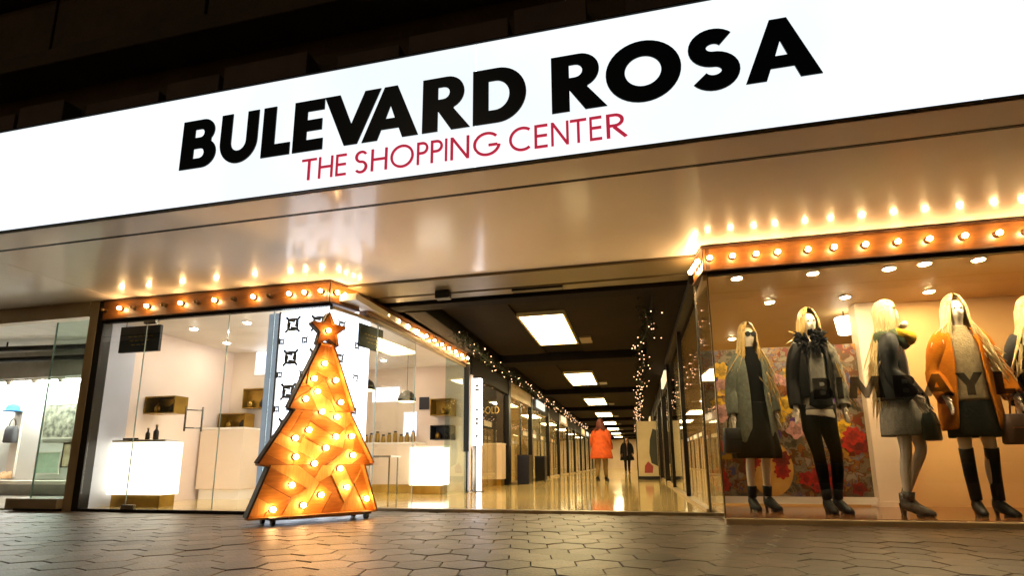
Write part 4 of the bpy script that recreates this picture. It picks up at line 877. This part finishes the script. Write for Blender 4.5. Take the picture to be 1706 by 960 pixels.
# bags
def bag(label, loc, rz, w, h, d, m, hm, hh=.16):
    t = thing('handbag', label, 'handbag', loc, rz)
    rows = [[(sx_ * w / 2 * q, sy_ * d / 2 * q2, z) for sx_, sy_ in ((-1, -.6), (-.8, -1), (.8, -1), (1, -.6), (1, .6), (.8, 1), (-.8, 1), (-1, .6))] for z, q, q2 in ((0, .92, .8), (.015, 1, 1), (h * .6, .98, .95), (h, .86, .6))]
    MB().loft(rows).build('body', m, t, True, bevel=.004); MB().tube([(w * .28 * cos(a), 0, h + hh * sin(a)) for a in [pi * i / 10 for i in range(11)]], .008, 6).build('handle', hm, t, True)
    bx(-w * .38, w * .38, -d / 2 - .004, -d / 2 + .008, h * .52, h * .56).build('strap', hm, t); return t
bag('navy black handbag hanging from the grey coat mannequin', (1.03, 5.90, .63), radians(20), .26, .26, .11, mat('navy_leather', '#12141f', .4), m_leather)
bag('dark green handbag held by the mannequin in the green scarf', (2.64, 5.54, .72), radians(58), .28, .26, .12, mat('bottle_green_leather', '#101711', .35), m_leather)
bag('brown handbag with tan straps beside the orange coat mannequin', (3.39, 5.59, .68), radians(0), .34, .27, .14, mat('brown_leather', '#3a2012', .45), m_tan, .2)

# ------------------------------------------------------------------ arcade shops
def lit_shop(side, y0, y1, wallm, label, group, detail=True, fasc=m_dtrim, dep=1.5):
    X = LX if side < 0 else RX; t = thing('arcade_shop', label, 'shop', (X, y0, .028), 0, group); L = y1 - y0; s = side
    def b(nm, x0, x1, ya, yb, z0, z1, m, bev=0.): x0, x1 = sorted((x0 * s, x1 * s)); return bx(x0, x1, ya, yb, z0, z1).build(nm, m, t, bevel=bev)
    b('post', 0, .12, 0, .14, 0, 2.6, m_blackm, .005); b('fascia', .02, .14, .141, L, 2.18, 2.6, fasc, .005); b('sill', 0.02, .10, .141, L, 0, .06, m_trim)
    b('back_wall', dep, dep + .06, .0, L, 0, 2.5, wallm); b('side_wall', .141, dep - .001, L - .06, L - .001, 0, 2.5, wallm); b('inner_ceiling', .141, dep + .05, .0, L, 2.51, 2.58, m_white)
    p = b('pane', .055, .065, .15, L * .52, .061, 2.179, m_glass); b('pane', .055, .065, L * .54, L - .01, .061, 2.179, m_glass)
    b('mullion', .04, .08, L * .522, L * .538, .061, 2.179, m_steel)
    b('lamp_strip', .6, .85, .4, L - .4, 2.49, 2.508, mat('shop_lamp', '#fff2d2', .4, emit=6, ecol=(1, .80, .46)))
    if random.random() < .6:
        c = random.choice(['#f3e2b8', '#e9c98a', '#cfd8d6', '#e2b87a']); b('fascia_sign', -.03, .019, L * .25, L * .7, 2.26, 2.5, mat('lit_fascia' + c, c, .4, emit=.5, ecol=c), .006)
    if detail:
        for q in range(3):
            z = .45 + .5 * q; sh = b('shelf', dep - .35, dep - .001, .2, L - .2, z, z + .03, m_white)
            for r in range(5):
                c = random.choice(['#b5452a', '#d9b96a', '#4a4038', '#c9c2b4', '#7a3040', '#39505e', '#8a6b3a']); yy = .3 + (L - .6) * (r + .5) / 5 + random.uniform(-.08, .08)
                w_, h_ = random.uniform(.06, .13), random.uniform(.12, .34); x0, x1 = sorted(((dep - .28) * s, (dep - .08) * s))
                bx(x0, x1, yy - w_, yy + w_, z + .031, z + h_).build('goods', mat('goods' + c, c, .5), sh, bevel=.01)
    return t
pal = ['#d9c08a', '#c9a464', '#b78a5a', '#e4d3a8', '#a9835a', '#d2b27a']
wm = [mat('shop_wall_' + str(i), c, .55, nscale=1.3) for i, c in enumerate(pal)]
y = 12.7; i = 0
while y < 48:
    L = (2.9, 3.3, 2.7, 3.1)[i % 4]
    lit_shop(-1, y, y + L, wm[(i * 2 + 1) % 6], 'warm lit glazed shop bay, %s beyond the gold shop' % ORD[i], 'shop bays on the cafe side of the arcade', i < 5, m_dtrim if i % 3 else m_trim); y += L; i += 1
y = 11.04; i = 0
while y < 48:
    L = (3.0, 2.8, 3.2)[i % 3]
    lit_shop(1, y, y + L, wm[(i + 3) % 6], 'warm lit glazed shop bay, %s beyond the mannequin boutique' % ORD[i], 'shop bays on the boutique side of the arcade', i < 4, m_dtrim); y += L; i += 1
struct('arcade_end_wall', bx(-4.7, 2.4, 50, 50.2, 0, 3), m_cream)
# gold shop with counter
gs = thing('gold_shop', 'dark walled gold shop with cream counter beside the totem sign', 'shop', (LX, 9.4, .028))
bx(-1.6, -.12, 3.1, 3.2, 0, 2.55).build('rear_wall', mat('dark_shop_wall', '#3a2c1a', .5, col2='#2a1f12', nscale=5), gs); bx(-1.66, -1.6, .25, 3.2, 0, 2.55).build('side_wall', wm[3], gs)
bx(-.12, 0, 3.201, 3.29, 0, 2.6).build('post', m_blackm, gs); bx(-.14, -.02, .2, 3.2, 2.2, 2.6).build('fascia', m_dtrim, gs); bx(-1.6, -.1, .2, 3.19, 2.551, 2.6).build('inner_ceiling', m_white, gs)
bx(-.062, -.05, .4, 2.2, .03, 2.199).build('pane', m_glass, gs); bx(-1.0, -.6, .7, 2.6, 2.52, 2.549).build('lamp_strip', MATS['shop_lamp'], gs)
for ch, a, b_x in (('G', -.74, -.60), ('O', -.57, -.44), ('L', -.41, -.345), ('D', -.325, -.22)): put_letter(ch, a, b_x, 3.09, 1.72, .17, mat('gold_letter', '#d8b060', .3, metal=.4, emit=.35, ecol='#d8b060'), gs, thin, .006)
counter('shop_counter', 'cream shop counter in front of the gold lettering', -3.62, -3.0, 12.0, 12.42, .98, m_cream, m_gold)
for y0, lab in ((13.3, 'tall black cabinet standing nearer the gold shop counter'), (15.7, 'tall black cabinet standing past the gold shop')):
    t = thing('black_cabinet', lab, 'cabinet', (-2.72, y0, .028)); bx(-.15, .15, -.2, .2, 0, .70).build('carcass', m_black, t, bevel=.01); bx(-.13, .13, -.212, -.201, .03, .66).build('door', m_blackm, t); bx(-.16, .16, -.21, .21, .701, .72).build('top', m_blackm, t)
ts = thing('totem_sign', 'narrow white lit vertical sign with dark marks on a steel post', 'sign', (-2.87, 9.62, .028))
bx(-.08, .08, -.05, .05, .85, 2.12).build('light_panel', mat('totem_white', '#ffffff', .3, emit=2.6, ecol='#fbf6ff'), ts, bevel=.006); bx(-.08, -.01, -.04, .04, 0, .849).build('post', m_steel, ts); bx(.0, .07, -.045, .045, 0, .849).build('lit_edge', MATS['totem_white'], ts); bx(-.11, .11, -.1, .1, 0, .02).build('foot', m_steel, ts)
for z, w_ in ((1.98, .05), (1.90, .07), (1.72, .03), (1.52, .04), (1.34, .06), (1.26, .05), (1.02, .04)): MB().sphere((.0, -.052, z), (w_ * .7, .004, .028), 8, 6).build('mark', m_motif, ts)
bl = thing('blade_sign', 'dark narrow panel hanging on the cafe end post', 'sign', (-2.95, 9.16, .75)); bx(-.05, .05, .0, .03, 0, 1.6).build('board', m_blackm, bl, bevel=.004); bx(-.06, .06, -.004, .034, 1.601, 1.63).build('cap', m_steel, bl)
# advertising panel on the right
m_ad = mat('advert_print', '#d9c9a0', .4, col2='#c9b68a', nscale=2)
ap = thing('advert_panel', 'tall cream poster panel with a dark figure jutting into the arcade', 'poster', (.40, 17.0, .028)); bx(-.30, .30, -.03, .03, .10, 1.78).build('panel', m_ad, ap); bx(-.33, .33, -.05, .05, 0, .098).build('base', m_black, ap); bx(-.33, -.301, -.05, .05, .099, 1.9).build('frame', m_black, ap)
MB().prism([(.1, .5), (.29, .4), (.29, 1.5), (.18, 1.55), (.08, 1.2), (.05, .8)], -.034, -.031).build('dark_figure', mat('print_dark', '#3a3a2c', .5), ap); MB().prism([(-.12, .2), (.12, .2), (.15, .4), (.0, .55), (-.1, .42)], -.0345, -.0312).build('red_shape', mat('print_red', '#a8423c', .5), ap)

# ------------------------------------------------------------------ fairy light garlands
def garland(label, x, z, y0, y1, sd):
    rnd = random.Random(sd); t = thing('fairy_light_garland', label, 'garland', (x, y0, z)); L = y1 - y0
    P = lambda s: Vector((.05 * sin(s * 2.1), s, -.05 * abs(sin(s * 1.3)))); n = int(L * 6)
    MB().tube([P(L * i / n) for i in range(n + 1)], .01, 5).build('cord', m_pine, t)
    lv = MB(); bb = MB(); lf = n * 9
    for i in range(lf):
        s = L * rnd.random() ** 1.4; p = P(s) + Vector((rnd.gauss(0, .05), 0, rnd.gauss(0, .05))); a = Vector((rnd.gauss(0, 1), rnd.gauss(0, 1), rnd.gauss(0, 1))).normalized() * .07; c = a.orthogonal().normalized() * .012
        lv.add([p - c, p + c, p + a], [(0, 1, 2)])
    for i in range(int(L * 7)):
        s = L * (i + rnd.random()) / int(L * 7); p = P(s) + Vector((rnd.gauss(0, .065), 0, rnd.gauss(-.01, .065))); bb.sphere(p, .0085 + s * .0003, 6, 4)
    tag(lv.build('foliage', m_pine, t), kind='stuff'); tag(bb.build('fairy_bulb', m_fairy, t), kind='stuff')
garland('fairy light garland along the cafe side of the arcade ceiling', -2.60, 2.50, 7.6, 30, 4); garland('fairy light garland along the boutique side of the arcade ceiling', .22, 2.52, 6.9, 34, 9)

# ------------------------------------------------------------------ people in the arcade
def person(label, loc, rz, sc, coatm, hairm, legm, long=.62, step=.16):
    t = thing('person', label, 'person', loc, rz); t.scale = (sc,) * 3
    N = figure(t, mat('skin', '#b98a68', .5), dict(knl=(-.09, -.10, .51), anl=(-.09, -.05 - step * .5, .10), cal=(-.09, -.06, .36), hel=(-.09, -.03 - step * .5, .05), tol=(-.1, -.2 - step * .5, .025), anr=(.09, step, .12), knr=(.09, .03, .5), car=(.09, .11, .36), her=(.09, step + .02, .07), tor=(.1, step - .12, .025),
                                                   ell=(-.25, .05, 1.13), wrl=(-.25, -.08, .92), elr=(.25, -.02, 1.14), wrr=(.25, -.14, .95)))
    def ex(mb): sleeve(mb, N, 'l', (.095, .08, .065)); sleeve(mb, N, 'r', (.095, .08, .065))
    cloth(t, 'coat', [ring((0, .0, z), rx, ry, g_, 30, f, 6) for z, rx, ry, g_, f in ((1.48, .10, .09, .3, 0), (1.42, .18, .11, .1, 0), (1.28, .22, .15, .05, 0), (1.05, .225, .16, .05, .01), (.85, .29, .22, .08, .03), (long, .33, .26, .14, .05))], coatm, False, .016, ex)
    mbl = MB()
    for s in 'lr':
        P_ = [Vector(N[k + s][0]) for k in ('hip', 'th', 'kn', 'ca', 'an')]; mbl.tube(P_, [.105, .09, .068, .065, .05], 12)
    mbl.build('trousers', legm, t, True); boots(t, N, m_leather, .16, .05); eyes(t); hair(t, hairm, ((-.1, .08, 1.38), (.1, .08, 1.38)), 50, seedv=2)
person('person in a bright orange coat walking down the arcade', (-.93, 15.6, .028), radians(170), 1.0, mat('bright_orange_coat', '#cf560f', .8, col2='#a83f08', nscale=10), mat('auburn_hair', '#5a2414', .6), mat('tan_trousers', '#8f7442', .8))
person('person in dark clothes far down the arcade', (-.36, 27.0, .028), radians(5), 1.0, m_blk, mat('dark_hair', '#1c1410', .6), m_blk)
